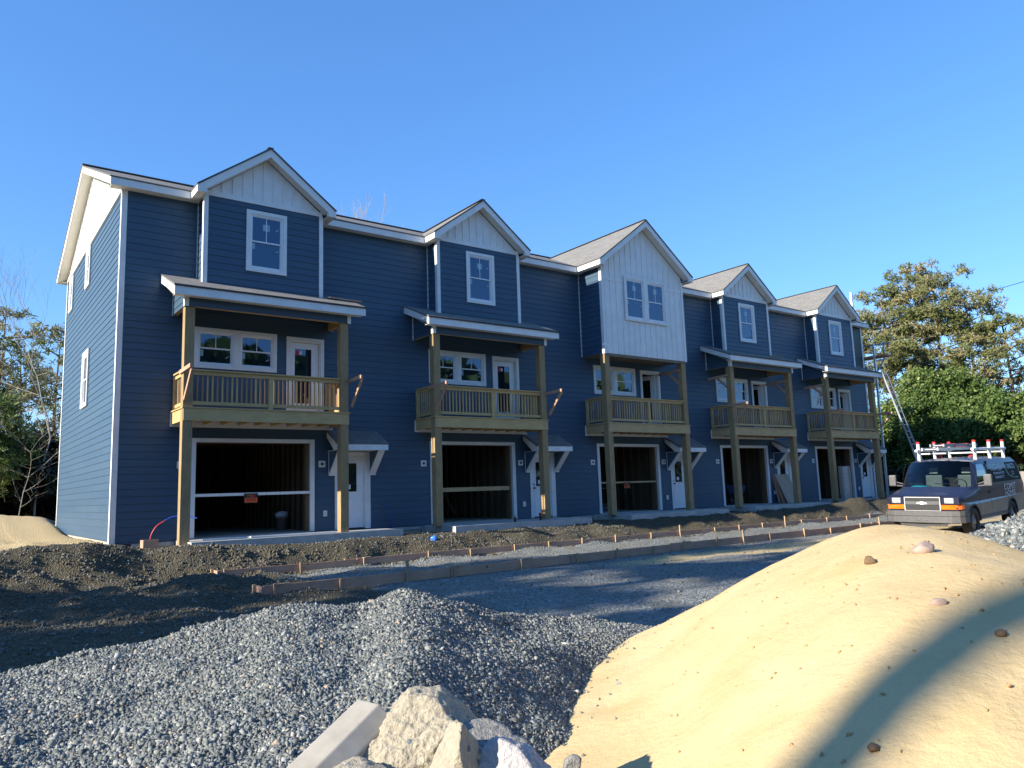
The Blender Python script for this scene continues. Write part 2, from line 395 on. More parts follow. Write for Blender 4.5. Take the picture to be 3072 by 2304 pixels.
def build_ground():
    xs = axis(-700, -9, 34, 900, .13, 26); ys = axis(-500, -19.5, 3, 900, .10, 26)
    X, Y = np.meshgrid(xs, ys); Z = ground_h(X, Y); nx, ny = len(xs), len(ys)
    V = np.stack([X, Y, Z], -1).reshape(-1, 3) * K
    i = np.arange(nx * ny).reshape(ny, nx); F = np.stack([i[:-1, :-1], i[:-1, 1:], i[1:, 1:], i[1:, :-1]], -1).reshape(-1, 4)
    o = fast_mesh("ground", V, F, mk_ground(), smooth=True); me = o.data
    nz = fbm(X, Y, .6, 4, 77)
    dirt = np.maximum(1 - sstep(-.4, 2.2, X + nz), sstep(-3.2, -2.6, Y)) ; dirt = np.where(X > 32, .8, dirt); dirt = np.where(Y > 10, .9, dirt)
    sandy = sstep(-1.6, -.6, Y + .8 * nz) * (1 - sstep(-1.9, -1.3, X)) * .9
    band = np.exp(-((Y + 7.9 + .5 * nz) / .75) ** 2) * sstep(3.5, 8, X) * (1 - sstep(26, 32, X)) * .85
    aprt = np.exp(-(((X - 15) / 4.5) ** 2 + ((Y + 10.2) / 1.6) ** 2)) * .85
    sandy = np.maximum(np.maximum(sandy, band), aprt); sandy = np.maximum(sandy, sstep(.1, .4, nz) * .5 * np.exp(-((Y + 3.0) / .5) ** 2) * sstep(14, 20, X))
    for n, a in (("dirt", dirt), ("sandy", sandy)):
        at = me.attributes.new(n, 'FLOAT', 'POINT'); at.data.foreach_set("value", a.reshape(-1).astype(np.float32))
    return tag(o, kind="structure")
build_ground()

# ---- piles in the foreground (heights as functions of plan position round where one stands)
CX, CY = CAM.x, CAM.y
G_T = np.array([(-30, 4.5, -.45), (-8, 5.6, -.30), (3.71, 6, -.182), (8.07, 6, -.175), (11.92, 6, -.133), (14.2, 6, -.087), (15.6, 6, -.035), (17.52, 6, -.03), (18.99, 6, .025), (21.49, 6, .045), (23.32, 6, .022), (25.92, 6, .008), (27.53, 6, .086), (29.15, 6, .118), (30.54, 6, .080), (32.36, 6.1, -.007), (35.63, 6.4, -.147), (37.8, 6.7, -.24), (43.3, 7.2, -.381), (47, 7.3, -.46), (60, 7.3, -.8)])
S_T = np.array([(30, 6, -.8), (42, 6.6, -.50), (46.51, 6.6, -.320), (49, 6.45, -.17), (51.67, 6.3, .003), (54.83, 6.3, .191), (58.47, 6.5, .364), (60.57, 6.4, .468), (63.55, 6.1, .478), (65.73, 5.8, .455), (67.49, 5.6, .425), (68.43, 5.45, .400), (69.82, 5.3, .350), (76, 5.2, .29), (90, 5.2, .24), (110, 5.2, .1), (125, 5.2, -.2)])
def smooth_table(T, w=1.6, lo=None):
    q = np.arange(T[0, 0], T[-1, 0], .5); k = np.exp(-.5 * (np.arange(-12, 13) * .5 / w) ** 2); k /= k.sum()
    out = [q]
    for c in (1, 2):
        v = np.interp(q, T[:, 0], T[:, c]); out.append(np.convolve(np.pad(v, 12, 'edge'), k, 'valid'))
    return np.stack(out, 1)
G_T = smooth_table(G_T, .8); S_T = smooth_table(S_T, 1.5)
BND = np.array([(2.6, -12.7), (.9, -13.62), (.24, -14.03), (-.33, -14.15), (-1.0, -14.42), (-1.95, -15.19), (-2.45, -15.45), (-2.8, -15.68), (-3.25, -16.2), (-3.9, -17.6)])
def bnd_s(x, y):
    best = np.full(np.shape(x), 1e9); sg = np.ones(np.shape(x))
    for (ax, ay), (bx, by) in zip(BND[:-1], BND[1:]):
        dx, dy = bx - ax, by - ay; L = dx * dx + dy * dy; t = np.clip(((x - ax) * dx + (y - ay) * dy) / L, 0, 1)
        d = np.hypot(x - ax - t * dx, y - ay - t * dy); cr = dx * (y - ay) - dy * (x - ax)
        m = d < best; best = np.where(m, d, best); sg = np.where(m, np.where(cr > 0, 1., -1.), sg)
    return best * sg
def polar(x, y): return np.degrees(np.arctan2(x - CX, y - CY)), np.hypot(x - CX, y - CY)
def gravel_z(x, y):
    th, r = polar(x, y); D = np.interp(th, G_T[:, 0], G_T[:, 1]); zc = np.interp(th, G_T[:, 0], G_T[:, 2])
    zn = -.47; t = np.clip((r - 2) / (D - 2), 0, None)
    up = zn + (zc + .02 - zn) * t ** .9; dn = zc + .02 - (r - D) * .60
    z = smin(up, dn, .05) + .06 * fbm(x, y, 1.6, 3, 41) * sstep(0, .7, 1 - np.abs(t - .55)) + .022 * fbm(x, y, 5, 3, 45)
    s = bnd_s(x, y) + .10 * fbm(x, y, 2.2, 4, 4)
    return smin(z, -.33 - .55 * (s + .10), .05)
def sand_z(x, y):
    th, r = polar(x, y); D = np.interp(th, S_T[:, 0], S_T[:, 1]); zc = np.interp(th, S_T[:, 0], S_T[:, 2])
    zn = -.36; t = np.clip((r - 1.8) / (D - 1.8), 0, None)
    up = zn + (zc + .03 - zn) * np.sin(np.clip(t, 0, 1) * math.pi / 2) ** .75 + np.clip(t - 1, 0, None) * .1; dn = zc + .03 - (r - D) * .42
    z = smin(up, dn, .07)
    s = bnd_s(x, y) + .10 * fbm(x, y, 2.2, 4, 4)
    z = smin(z, -.34 + .60 * (s + .12), .28) + .02
    return z + .026 * fbm(x, y, 1.1, 3, 61) + .013 * fbm(x, y, 3.4, 4, 66) - .03 * np.clip(vnoise(x * 2.6, y * 2.6, 88) - .30, 0, 1) + .0045 * fbm(x, y, 12, 4, 62)
def grid_obj(name, fn, thr, rr, nt_, nr, mat, cut):
    th = np.radians(np.linspace(*thr, nt_)); r = np.linspace(0, 1, nr) ** 1.25 * (rr[1] - rr[0]) + rr[0]
    T, R_ = np.meshgrid(th, r); X = CX + R_ * np.sin(T); Y = CY + R_ * np.cos(T); Z = np.maximum(fn(X, Y), -1.1)
    V = np.stack([X, Y, Z], -1).reshape(-1, 3) * K; i = np.arange(V.shape[0]).reshape(nr, nt_)
    F = np.stack([i[:-1, :-1], i[:-1, 1:], i[1:, 1:], i[1:, :-1]], -1).reshape(-1, 4)
    g = ground_h(X, Y); keep = ((Z > g - cut).reshape(-1))[F].any(1)
    return fast_mesh(name, V, F[keep], mat, smooth=True)
def mk_sand():
    m, t, b = new_mat("yellow_sand"); v = coords(t)
    n = noise(t, v, 1.6, 5, .6); n2 = noise(t, v, 260, 2); n3 = noise(t, v, 16, 6, .7)
    c = ramp(t, n, [(.3, (.52, .36, .16)), (.5, (.585, .43, .22)), (.7, (.63, .485, .28))])
    n4 = noise(t, v, .8, 4, .6); c = mixc(t, ramp(t, n4, [(.45, (0, 0, 0)), (.68, (.55, .55, .55))]), c, (.53, .36, .17))
    c = mixc(t, .18, c, ramp(t, n2, [(.3, (.42, .28, .12)), (.7, (.85, .70, .45))]))
    c = mixc(t, ramp(t, n3, [(.60, (0, 0, 0)), (.74, (.5, .5, .5))]), c, (.52, .34, .13))
    t.links.new(c, b.inputs['Base Color']); b.inputs['Roughness'].default_value = .95; b.inputs['Specular IOR Level'].default_value = .1
    ad = nd(t, "ShaderNodeMath", operation='MULTIPLY_ADD'); ad.inputs[1].default_value = .12; t.links.new(n2, ad.inputs[0]); t.links.new(n3, ad.inputs[2])
    bump(t, b, ad.outputs[0], .7, .018); return m
SAND = mk_sand()
tag(grid_obj("sand_mound", sand_z, (22, 125), (1.2, 13), 260, 190, SAND, .12), kind="structure")
def mk_stone():
    m, t, b = new_mat("crushed_stone"); v = coords(t)
    a = nd(t, "ShaderNodeAttribute", attribute_name="tint"); n = noise(t, v, 90, 4)
    c = ramp(t, a.outputs['Fac'], [(0, (.040, .046, .046)), (.35, (.095, .106, .102)), (.68, (.175, .188, .175)), (.90, (.27, .275, .25)), (.975, (.44, .42, .37)), (.985, (.42, .28, .17)), (1, (.34, .29, .19))])
    c = mixc(t, .25, c, ramp(t, n, [(.3, (.10, .11, .11)), (.7, (.42, .43, .41))]))
    t.links.new(c, b.inputs['Base Color']); b.inputs['Roughness'].default_value = .8; b.inputs['Specular IOR Level'].default_value = .3
    bump(t, b, n, .3, .003); return m
STONE = mk_stone()
GBASE = simple("gravel_bed", (.07, .08, .08), (.13, .14, .14), 60, rough=.95, bmp=.6, bdist=.02)
def scatter_stones(P, size, seed, flat=.55):
    """P (n,3) survey units -> V,F,tint of angular chips"""
    rg = np.random.default_rng(seed); n = len(P)
    cube = np.array([(-1, -1, -1), (1, -1, -1), (1, 1, -1), (-1, 1, -1), (-1, -1, 1), (1, -1, 1), (1, 1, 1), (-1, 1, 1)], float)
    fq = np.array([(0, 3, 2, 1), (4, 5, 6, 7), (0, 1, 5, 4), (1, 2, 6, 5), (2, 3, 7, 6), (3, 0, 4, 7)])
    V = cube[None] * (1 + rg.uniform(-.42, .30, (n, 8, 3)))
    V[:, 4:, :2] *= rg.uniform(.45, .95, (n, 1, 1))
    sc = size * rg.lognormal(0, .32, (n, 1)) * np.stack([rg.uniform(.8, 1.7, n), rg.uniform(.55, 1.0, n), rg.uniform(.28, .65, n) * flat / .55], 1)
    V *= sc[:, None]
    q = rg.normal(0, 1, (n, 4)); q[:, 0] += .5; q /= np.linalg.norm(q, axis=1, keepdims=True); w_, x, y, z = q.T
    R = np.stack([1 - 2 * (y * y + z * z), 2 * (x * y - z * w_), 2 * (x * z + y * w_), 2 * (x * y + z * w_), 1 - 2 * (x * x + z * z), 2 * (y * z - x * w_), 2 * (x * z - y * w_), 2 * (y * z + x * w_), 1 - 2 * (x * x + y * y)], 1).reshape(n, 3, 3)
    V = np.einsum('nij,nkj->nki', R, V) + P[:, None]
    F = (fq[None] + 8 * np.arange(n)[:, None, None]).reshape(-1, 4)
    return V.reshape(-1, 3) * K, F, np.repeat(rg.random(n), 8)
def gravel_pile():
    root = empty("gravel_pile", (-2.6, -13.8, -.6), kind="stuff", label="low heap of crushed grey stone in front of the sand mound", cat="gravel")
    bed = grid_obj("gravel_bed", gravel_z, (-22, 62), (1.3, 10.5), 200, 170, GBASE, .1); bed.parent = root; bed.matrix_parent_inverse = Matrix.Translation(-root.location)
    rg = np.random.default_rng(5); P = []
    N = 480000
    th = np.radians(rg.uniform(0, 55, N)); r = rg.uniform(2.2, 8.4, N) ** .5 * rg.uniform(2.2, 8.4, N) ** .5
    keep = np.ones(N, bool)
    x = CX + r * np.sin(th); y = CY + r * np.cos(th); z = gravel_z(x, y)
    D = np.interp(np.degrees(th), G_T[:, 0], G_T[:, 1]); keep &= (r < D + 1.0) & (z > ground_h(x, y) - .015) & (z > sand_z(x, y) - .02)
    P = np.stack([x, y, z + rg.uniform(-.004, .012, N)], 1)[keep]
    M2 = 16000; th2 = np.radians(rg.uniform(30, 62, M2)); r2 = rg.uniform(2.2, 7.5, M2); x2 = CX + r2 * np.sin(th2); y2 = CY + r2 * np.cos(th2); s2 = bnd_s(x2, y2) + .1 * fbm(x2, y2, 2.2, 4, 4)
    z2 = np.maximum(sand_z(x2, y2), gravel_z(x2, y2)); k2 = (s2 > -.15) & (rg.random(M2) < np.exp(-np.clip(s2 + .05, 0, None) / .09))
    P = np.concatenate([P, np.stack([x2, y2, z2 + .003], 1)[k2]])
    V, F, ti = scatter_stones(P, .0076, 6)
    s = fast_mesh("gravel_stones", V, F, STONE, ti); s.parent = root; s.matrix_parent_inverse = Matrix.Translation(-root.location)
    for c in (bed, s): tag(c, kind="stuff")
gravel_pile()
# second heap, right of the van
def pile2_z(x, y):
    d = np.hypot((x - 11.2) / 1.35, (y + 14.15) / 1.0)
    return -.70 + 1.30 * np.clip(1 - d / 2.7, 0, 1) ** .9 + .05 * fbm(x, y, 1.2, 4, 71)
def second_pile():
    root = empty("gravel_pile", (10.6, -13.9, -.6), kind="stuff", label="grey stone heap beside the van behind the sand", cat="gravel")
    xs = np.arange(6.5, 15, .09); ys = np.arange(-17.5, -10.6, .09); X, Y = np.meshgrid(xs, ys); Z = pile2_z(X, Y)
    V = np.stack([X, Y, Z], -1).reshape(-1, 3) * K; i = np.arange(V.shape[0]).reshape(len(ys), len(xs))
    F = np.stack([i[:-1, :-1], i[:-1, 1:], i[1:, 1:], i[1:, :-1]], -1).reshape(-1, 4); keep = (Z > ground_h(X, Y) - .1).reshape(-1)[F].any(1)
    bed = fast_mesh("gravel_bed", V, F[keep], GBASE, smooth=True)
    rg = np.random.default_rng(8); N = 42000; x = rg.uniform(6.8, 14.8, N); y = rg.uniform(-17, -10.8, N); z = pile2_z(x, y); k = z > ground_h(x, y) - .02
    V, F, ti = scatter_stones(np.stack([x, y, z], 1)[k], .026, 9)
    s = fast_mesh("gravel_stones", V, F, STONE, ti)
    for c in (bed, s): c.parent = root; c.matrix_parent_inverse = Matrix.Translation(-root.location); tag(c, kind="stuff")
second_pile()
# loose stones over the yard and the bank
def yard_stones():
    rg = np.random.default_rng(12); N = 34000
    x = rg.uniform(-5.5, 12, N); y = -rg.uniform(1.6, 12.5, N); z = ground_h(x, y); dens = np.where(y > -3.4, .8, np.where(x < 1, .35, .10)); k = rg.random(N) < dens
    V, F, ti = scatter_stones(np.stack([x, y, z + .003], 1)[k], .0115, 14)
    ti = np.clip(ti * .85, 0, 1)
    tag(fast_mesh("loose_gravel", V, F, STONE, ti), label="loose grey stones strewn over the yard", cat="gravel", kind="stuff")
yard_stones()
def soil_clods():
    rg = np.random.default_rng(19); N = 20000
    x = np.where(rg.random(N) < .55, rg.uniform(-5.5, 2.2, N), rg.uniform(0, 30, N)); y = np.where(x < 0, rg.uniform(-10.5, -.9, N), rg.uniform(-3.3, -1.55, N)); z = ground_h(x, y)
    k = fbm(x, y, 1.2, 3, 91) > -.05
    V, F, ti = scatter_stones(np.stack([x, y, z], 1)[k], .015, 23, .8)
    m = simple("soil_clod", (.085, .072, .050), (.15, .13, .09), 12, rough=1, bmp=.6, bdist=.01)
    tag(fast_mesh("soil_clods", V, F, m, ti), label="crumbly clods of dark soil along the bank", cat="soil", kind="stuff")
soil_clods()

# ================================================================== THE ROW OF TOWNHOUSES
P = 6.4; NU = 5; XL, XR = -1.62, 30.36; DEP = 9.144; ZE = 8.0
row = empty("townhouse_row", (0, 0, 0), label="long three storey row of navy blue townhouses with white trim, still being built", cat="building")
FRONT = lambda y: (lambda u, z, d: (u, y - d, z))
def unit_copy(o, n):
    c = copy_tree(o, row); c.location = Vector((P * n, 0, 0)) * K; return c

# ---- openings per unit (x0,x1,z0,z1), unit coordinates
OPEN = [(.08, 2.89, -.2, 2.21), (3.62, 4.42, -.2, 1.90), (.09, 1.92, 4.05, 4.86), (2.33, 3.16, 2.88, 4.84)]
holes = [(a + P * n, b + P * n, c, d) for n in range(NU) for a, b, c, d in OPEN]; WR_ = [(28.56, XR - .09, 5.3, 7.99)]
mb = MB()
for x0, x1, z0, z1 in split_rects(XL + .02, XR - .02, -.04, ZE, holes + WR_):
    lap_poly(mb, [(x0, z0), (x1, z0), (x1, z1), (x0, z1)], FRONT(0))
mb.build("front_wall", SIDING, row)
# backing sheathing so that nothing shines through, with jambs of the openings
mb = MB()
for x0, x1, z0, z1 in split_rects(XL + .03, XR - .03, -.1, ZE + .1, holes): mb.box(x0, .02, z0, x1, .14, z1)
mb.build("wall_sheathing", OSB, row)
# left end wall with three windows
SW = [(4.37, 5.12, 6.82, 7.916), (7.65, 8.46, 6.82, 7.89), (3.92, 4.97, 3.43, 4.96)]
LEFT = lambda u, z, d: (XL - d, u, z)
mb = MB()
for y0, y1, z0, z1 in split_rects(.0, DEP, .03, ZE, [(a + .08, b - .08, c + .08, d - .08) for a, b, c, d in SW]):
    lap_poly(mb, [(y0, z0), (y1, z0), (y1, z1), (y0, z1)], LEFT)
mb.build("end_wall", SIDING, row)
mb = MB(); mb.box(XL + .075, .15, -.2, XL + .1, DEP, ZE + .05); mb.build("wall_sheathing", OSB, row)
# right end wall and back wall
RIGHT = lambda u, z, d: (XR + d, u, z)
mb = MB(); lap_poly(mb, [(0, 0), (DEP, 0), (DEP, ZE), (0, ZE)], RIGHT); mb.build("end_wall", SIDING, row)
mb = MB(); lap_poly(mb, [(XL, 0), (XR, 0), (XR, ZE), (XL, ZE)], lambda u, z, d: (u, DEP + d, z)); mb.build("back_wall", SIDING, row)
mb = MB(); mb.box(XR - .1, .15, -.2, XR - .001, DEP, ZE + .05); mb.box(XL + .1, DEP - .1, -.2, XR - .1, DEP - .001, ZE + .05); mb.build("wall_sheathing", OSB, row)
# part of the front still without siding, beside the last dormer
mb = MB(); mb.box(28.57, -.006, 5.31, XR - .091, .018, ZE - .012); 
mb.build("house_wrap", WRAP, row)
# gable ends: white boards and battens
RZ = ZE + .0 + (DEP / 2 + .27) * .4215 + .12
for nm, X, sg in (("end_gable", XL, -1), ("end_gable", XR, 1)):
    fn = (lambda u, z, d, X=X, sg=sg: (X + sg * (.012 + d), u, z)); mb = MB()
    batten_poly(mb, [(0.0, ZE + .06), (DEP, ZE + .06), (DEP / 2, ZE + .06 + DEP / 2 * .4215 + .06)], fn, .24)
    mb.prism([fn(0, ZE - .03, .0), fn(DEP, ZE - .03, .0), fn(DEP, ZE + .09, .0), fn(0, ZE + .09, .0)], Vector((sg * .03, 0, 0)))
    mb.build(nm, WHITE, row)
# footing
mb = MB(); mb.box(XL + .02, .03, -.5, XL + .2, DEP - .02, .03); mb.box(XR - .2, .03, -.5, XR - .02, DEP - .02, .02); mb.box(XL + .2, .03, -.5, XR - .2, .13, -.042); mb.build("footing", FOUND, row)
# corner boards
for x, y in ((XL, 0), (XR, 0), (XL, DEP), (XR, DEP)):
    sx = -1 if x < 0 else 1; sy = -1 if y < 1 else 1; mb = MB()
    mb.box(min(x + sx * .03, x - sx * .09), min(y + sy * .028, y + sy * .002), -.03, max(x + sx * .03, x - sx * .09), max(y + sy * .028, y + sy * .002), ZE - .01)
    mb.box(min(x + sx * .03, x + sx * .004), min(y + sy * .0, y - sy * .09), -.03, max(x + sx * .03, x + sx * .004), max(y + sy * .0, y - sy * .09), ZE - .01)
    mb.build("corner_board", WHITE, row)
# main roof
SL = .4215; RY = DEP / 2; z_r = lambda y: 8.185 + (y + .285) * SL
rx0, rx1 = -1.945, 30.68
rf = MB(); top = z_r(RY)
roof_plane(rf, (rx0, -.29, z_r(-.29)), (rx1, -.29, z_r(-.29)), (rx1, RY, top), (rx0, RY, top)); roof_plane(rf, (rx0, DEP + .29, z_r(-.29)), (rx1, DEP + .29, z_r(-.29)), (rx1, RY, top), (rx0, RY, top))
roof = rf.build("main_roof", SHINGLE, row)
mb = MB(); 
mb.bar((rx0 + .01, RY, top + .012), (rx1 - .01, RY, top + .012), .2, .02); mb.build("ridge_cap", SHINGLE, roof)
# fascia, soffit: front pieces between the dormers
DX0, DX1, DY = .044, 2.955, -.54
segs = []; cur = rx0 + .02
for n in range(NU):
    a, b = ((-.207, 3.227) if n != 2 else (-.76, 3.76)); segs.append((cur, a + P * n + .02)); cur = b + P * n - .02
segs.append((cur, rx1 - .02))
mb = MB(); sf = MB()
for a, b in segs: mb.box(a, -.27, 7.985, b, -.245, 8.155); 
sf.box(rx0 + .04, -.245, 7.995, rx1 - .04, .02, 8.01)
mb.box(rx0 + .03, DEP + .245, 7.985, rx1 - .03, DEP + .27, 8.155); sf.box(rx0 + .04, DEP - .02, 7.995, rx1 - .04, DEP + .245, 8.01)
fas = mb.build_each("fascia", WHITE, roof); 
for sg, X in ((-1, rx0 + .02), (1, rx1 - .02)):
    mk = MB()
    for ya, yb in ((-.272, RY), (DEP + .272, RY)):
        za, zb = z_r(-.272) - .036, z_r(RY) - .036
        mk.prism([(X, ya, za - .175), (X, yb, zb - .175), (X, yb, zb), (X, ya, za)], (-sg * .025, 0, 0))
        Xw = XL - .02 if sg < 0 else XR + .02
        sf.face([(X - sg * .03, ya, za - .165), (X - sg * .03, yb, zb - .165), (Xw, yb, zb - .165), (Xw, ya, za - .165)])
    mk.build_each("rake_board", WHITE, roof)
sf.build("soffit", SOFFIT, roof)

# ---- windows: local origin at the wall, x to the right, facing -y
def window(outer, sashes, parent=row, muntin=True, cas=.09, stick=True):
    """outer trim rect, list of sash rects (frame outer) -> window > trim, pane, sticker"""
    X0, X1, Z0, Z1 = outer; fr = MB(); gl = MB(); st = MB(); tr = MB()
    for x0, x1, z0, z1 in sashes:
        f = .045
        fr.box(x0, -.012, z0, x0 + f, .06, z1).box(x1 - f, -.012, z0, x1, .06, z1).box(x0 + f, -.012, z0, x1 - f, .06, z0 + f).box(x0 + f, -.012, z1 - f, x1 - f, .06, z1)
        zm = (z0 + z1) / 2; g = .028
        a, b = x0 + f, x1 - f
        # upper sash, set forward of the lower one
        for (p, q, yy) in ((zm - .015, z1 - f, .008), (z0 + f, zm + .015, .028)):
            fr.box(a, yy, p, a + g, yy + .022, q).box(b - g, yy, p, b, yy + .022, q).box(a + g, yy, p, b - g, yy + .022, p + g + .006).box(a + g, yy, q - g, b - g, yy + .022, q)
            gl.box(a + g, yy + .010, p + g, b - g, yy + .014, q - g)
        if muntin: fr.box((a + b) / 2 - .009, .012, zm + .02, (a + b) / 2 + .009, .017, z1 - f - g)
        if stick:
            cx = (a + b) / 2; st.box(cx - .085, .0165, zm + .30, cx + .085, .0175, zm + .47); st.box(a + .035, .0365, zm - .19, a + .10, .0375, zm - .04)
    tr_rects = [(X0, X0 + cas, Z0, Z1), (X1 - cas, X1, Z0, Z1)]
    for a, b, c, d in tr_rects: tr.box(a, -.036, c, b, -.004, d)
    tr.box(X0 + cas, -.034, Z1 - cas, X1 - cas, -.004, Z1).box(X0 + cas, -.034, Z0, X1 - cas, -.004, Z0 + cas)
    for s0, s1 in zip(sashes, sashes[1:]): tr.box(s0[1] - .004, -.034, Z0 + cas, s1[0] + .004, -.004, Z1 - cas)
    o = fr.build("window", VINYL, parent); tr.build("window_trim", WHITE, o); gl.build("pane", GLASS, o)
    if stick: 
        st.build("sticker", STICK, o)
        s2 = MB()
        for x0, x1, z0, z1 in sashes:
            zm = (z0 + z1) / 2
            for zz in (zm + .33, zm - .22): s2.prism([(x1 - .20, .005, zz), (x1 - .18, .005, zz), (x1 - .11, .005, zz + .05), (x1 - .13, .005, zz + .05)], (0, .002, 0))
        s2.build("sticker", LABELW, o)
    return o
bw = window((.012, 1.992, 3.966, 4.945), [(.085, .935, 4.04, 4.87), (1.075, 1.92, 4.04, 4.87)])
for n in range(1, NU): unit_copy(bw, n)
dw = window((1.016, 2.02, 6.332, 7.879), [(1.10, 1.935, 6.41, 7.80)]); dw.location = Vector((0, DY - .012, 0)) * K
for n in (1, 3, 4): c = unit_copy(dw, n); c.location.y = (DY - .012) * K
BY = -1.095; BX0, BX1 = 12.345, 16.27
ww = window((13.334, 15.373, 6.33, 7.852), [(13.42, 14.27, 6.41, 7.77), (14.435, 15.29, 6.41, 7.77)]); ww.location = Vector((0, BY - .03, 0)) * K
for a, b, c, d in SW:
    wdt = b - a; o = window((0, wdt, c, d), [(.085, wdt - .085, c + .08, d - .08)], stick=False)
    o.location = Vector((XL - .014, b, 0)) * K; o.rotation_euler = (0, 0, -math.pi / 2)

# ---- dormers
def dormer():
    mb = MB(); y = DY
    z0, z1 = 5.75, 8.10
    holes_ = [(1.09, 1.95, 6.40, 7.81)]
    for x0, x1, a, b in split_rects(DX0, DX1, z0, z1, holes_): lap_poly(mb, [(x0, a), (x1, a), (x1, b), (x0, b)], FRONT(y))
    lap_poly(mb, [(y, z0), (.0, z0), (.0, 8.05), (y, 8.05)], lambda u, z, d: (DX0 - d, u, z))
    lap_poly(mb, [(y, z0), (.0, z0), (.0, 8.05), (y, 8.05)], lambda u, z, d: (DX1 + d, u, z))
    o = mb.build("dormer", SIDING, row)
    mb = MB()
    for x0, x1, a, b in split_rects(DX0 + .01, DX1 - .01, z0, z1 - .02, holes_): mb.box(x0, y + .02, a, x1, y + .08, b)
    mb.build("sheathing", OSB, o)
    mb = MB(); sl = .755; ap = 9.44; xc = 1.51
    batten_poly(mb, [(DX0 + .02, 8.14), (DX1 - .02, 8.14), (xc, 8.14 + (DX1 - DX0) / 2 * sl)], FRONT(y), .25)
    mb.box(DX0 - .015, y - .03, 8.05, DX1 + .015, y - .002, 8.17)
    mb.build("gable_panel", WHITE, o)
    for x, s in ((DX0, 1), (DX1, -1)):
        mb = MB(); mb.box(min(x - s * .03, x + s * .075), y - .032, z0, max(x - s * .03, x + s * .075), y - .002, 8.05).box(min(x - s * .03, x - s * .004), y - .002, z0, max(x - s * .03, x - s * .004), y + .085, 8.05); mb.build("corner_board", WHITE, o)
    mb = MB(); mb.box(DX0 - .03, -.03, 5.98, DX0 - .004, -.002, 7.99).box(DX1 + .004, -.03, 5.98, DX1 + .03, -.002, 7.99); mb.build_each("inside_corner_trim", WHITE, o)
    gable_roof(o, xc, -.207 + 0.0, 3.227, y, .30, 9.44, 8.145, 2.66)
    return o
def gable_roof(o, xc, xa, xb, yw, ov, zap, zev, yback):
    """gabled roof over a front bay: shingles, rake boards, side fascias, soffits"""
    yf = yw - ov; rf = MB(); t = .03
    roof_plane(rf, (xa - .015, yf - .02, zev + .01 + t), (xa - .015, yback, zev + .01 + t), (xc, yback, zap + t), (xc, yf - .02, zap + t))
    roof_plane(rf, (xb + .015, yf - .02, zev + .01 + t), (xb + .015, yback, zev + .01 + t), (xc, yback, zap + t), (xc, yf - .02, zap + t))
    sl = (zap - zev) / ((xb - xa) / 2)
    rf.build("roof_shingles", SHINGLE, o)
    mb = MB(); mb.bar((xc, yf + .0, zap + t + .008), (xc, yback, zap + t + .008), .13, .015); mb.build("ridge_cap", EDGE, o)
    e = MB()
    for sg, x in ((-1, xa), (1, xb)): e.prism([(x + sg * .017, yf - .024, zev + .022), (xc, yf - .024, zap + t + .010), (xc, yf - .024, zap + t - .012), (x + sg * .017, yf - .024, zev)], (0, .004, 0))
    e.build("drip_edge", EDGE, o)
    mb = MB(); w_ = .21
    for sg, x in ((-1, xa), (1, xb)):
        mb.prism([(x, yf, zev), (xc, yf, zap), (xc, yf, zap - w_), (x - sg * .20, yf, zev + .20 * sl - w_), (x - sg * .20, yf, zev - .15), (x, yf, zev - .15)], (0, .028, 0))
    mb.build_each("rake_board", WHITE, o)
    mb = MB()
    for sg, x in ((-1, xa), (1, xb)):
        mb.box(min(x, x - sg * .026), yf + .029, zev - .155, max(x, x - sg * .026), -.246, zev + .0)
    mb.build_each("side_fascia", WHITE, o)
    mb = MB()
    for sg, x in ((-1, xa), (1, xb)):
        xi = x - sg * .235
        mb.box(min(x - sg * .027, xi), yf + .03, zev - .148, max(x - sg * .027, xi), -.1, zev - .138)
        mb.face([(x - sg * .20, yf + .03, zev + .20 * sl - w_ + .01), (xc, yf + .03, zap - w_ + .01), (xc, yw - .03, zap - w_ + .01), (x - sg * .20, yw - .03, zev + .20 * sl - w_ + .01)])
        # little return box closing the eave at the front
        mb.box(min(x - sg * .20, xi), yf + .03, zev - .138, max(x - sg * .20, xi), yf + .045, zev + .02)
    mb.build("soffit", SOFFIT, o)
dm = dormer()
for n in (1, 3, 4): unit_copy(dm, n)
# ---- the tall white bay of the middle house
bay2 = MB(); mb = MB(); z0, z1 = 5.15, 8.0
lap_poly(mb, [(BY, z0), (0, z0), (0, z1), (BY, z1)], lambda u, z, d: (BX0 - d, u, z)); lap_poly(bay2, [(BY, z0), (0, z0), (0, z1), (BY, z1)], lambda u, z, d: (BX1 + d, u, z))
bay = mb.build("projecting_bay", SIDING, row); bay2.build("bay_side", SIDING, bay)
mb = MB(); zap = 9.863; xc = (BX0 + BX1) / 2; sl = .765
hl = [(13.42, 15.29, 6.41, 7.77)]
for x0, x1, a, b in split_rects(BX0 + .01, BX1 - .01, z0, 8.18, hl): mb.face([(x0, BY - .004, a), (x1, BY - .004, a), (x1, BY - .004, b), (x0, BY - .004, b)])
mb.face([(BX0 + .01, BY - .004, 8.18), (BX1 - .01, BY - .004, 8.18), (xc, BY - .004, 8.18 + (BX1 - BX0) / 2 * sl)])
u = BX0 + .12; step = .262
while u < BX1 - .05:
    zt = 8.16 + (BX1 - BX0) / 2 * sl - abs(u - xc) * sl - .03
    for a, b in ((z0 + .02, 7.60), (7.70, zt)):
        inw = 13.334 < u < 15.373
        if inw and a < 6.4: b = 6.33
        if inw and a > 7.6: a = 7.855
        mb.box(u - .018, BY - .022, a, u + .018, BY - .004, b)
    u += step
mb.box(BX0 + .08, BY - .024, 7.602, 13.333, BY - .004, 7.698).box(15.374, BY - .024, 7.602, BX1 - .08, BY - .004, 7.698)
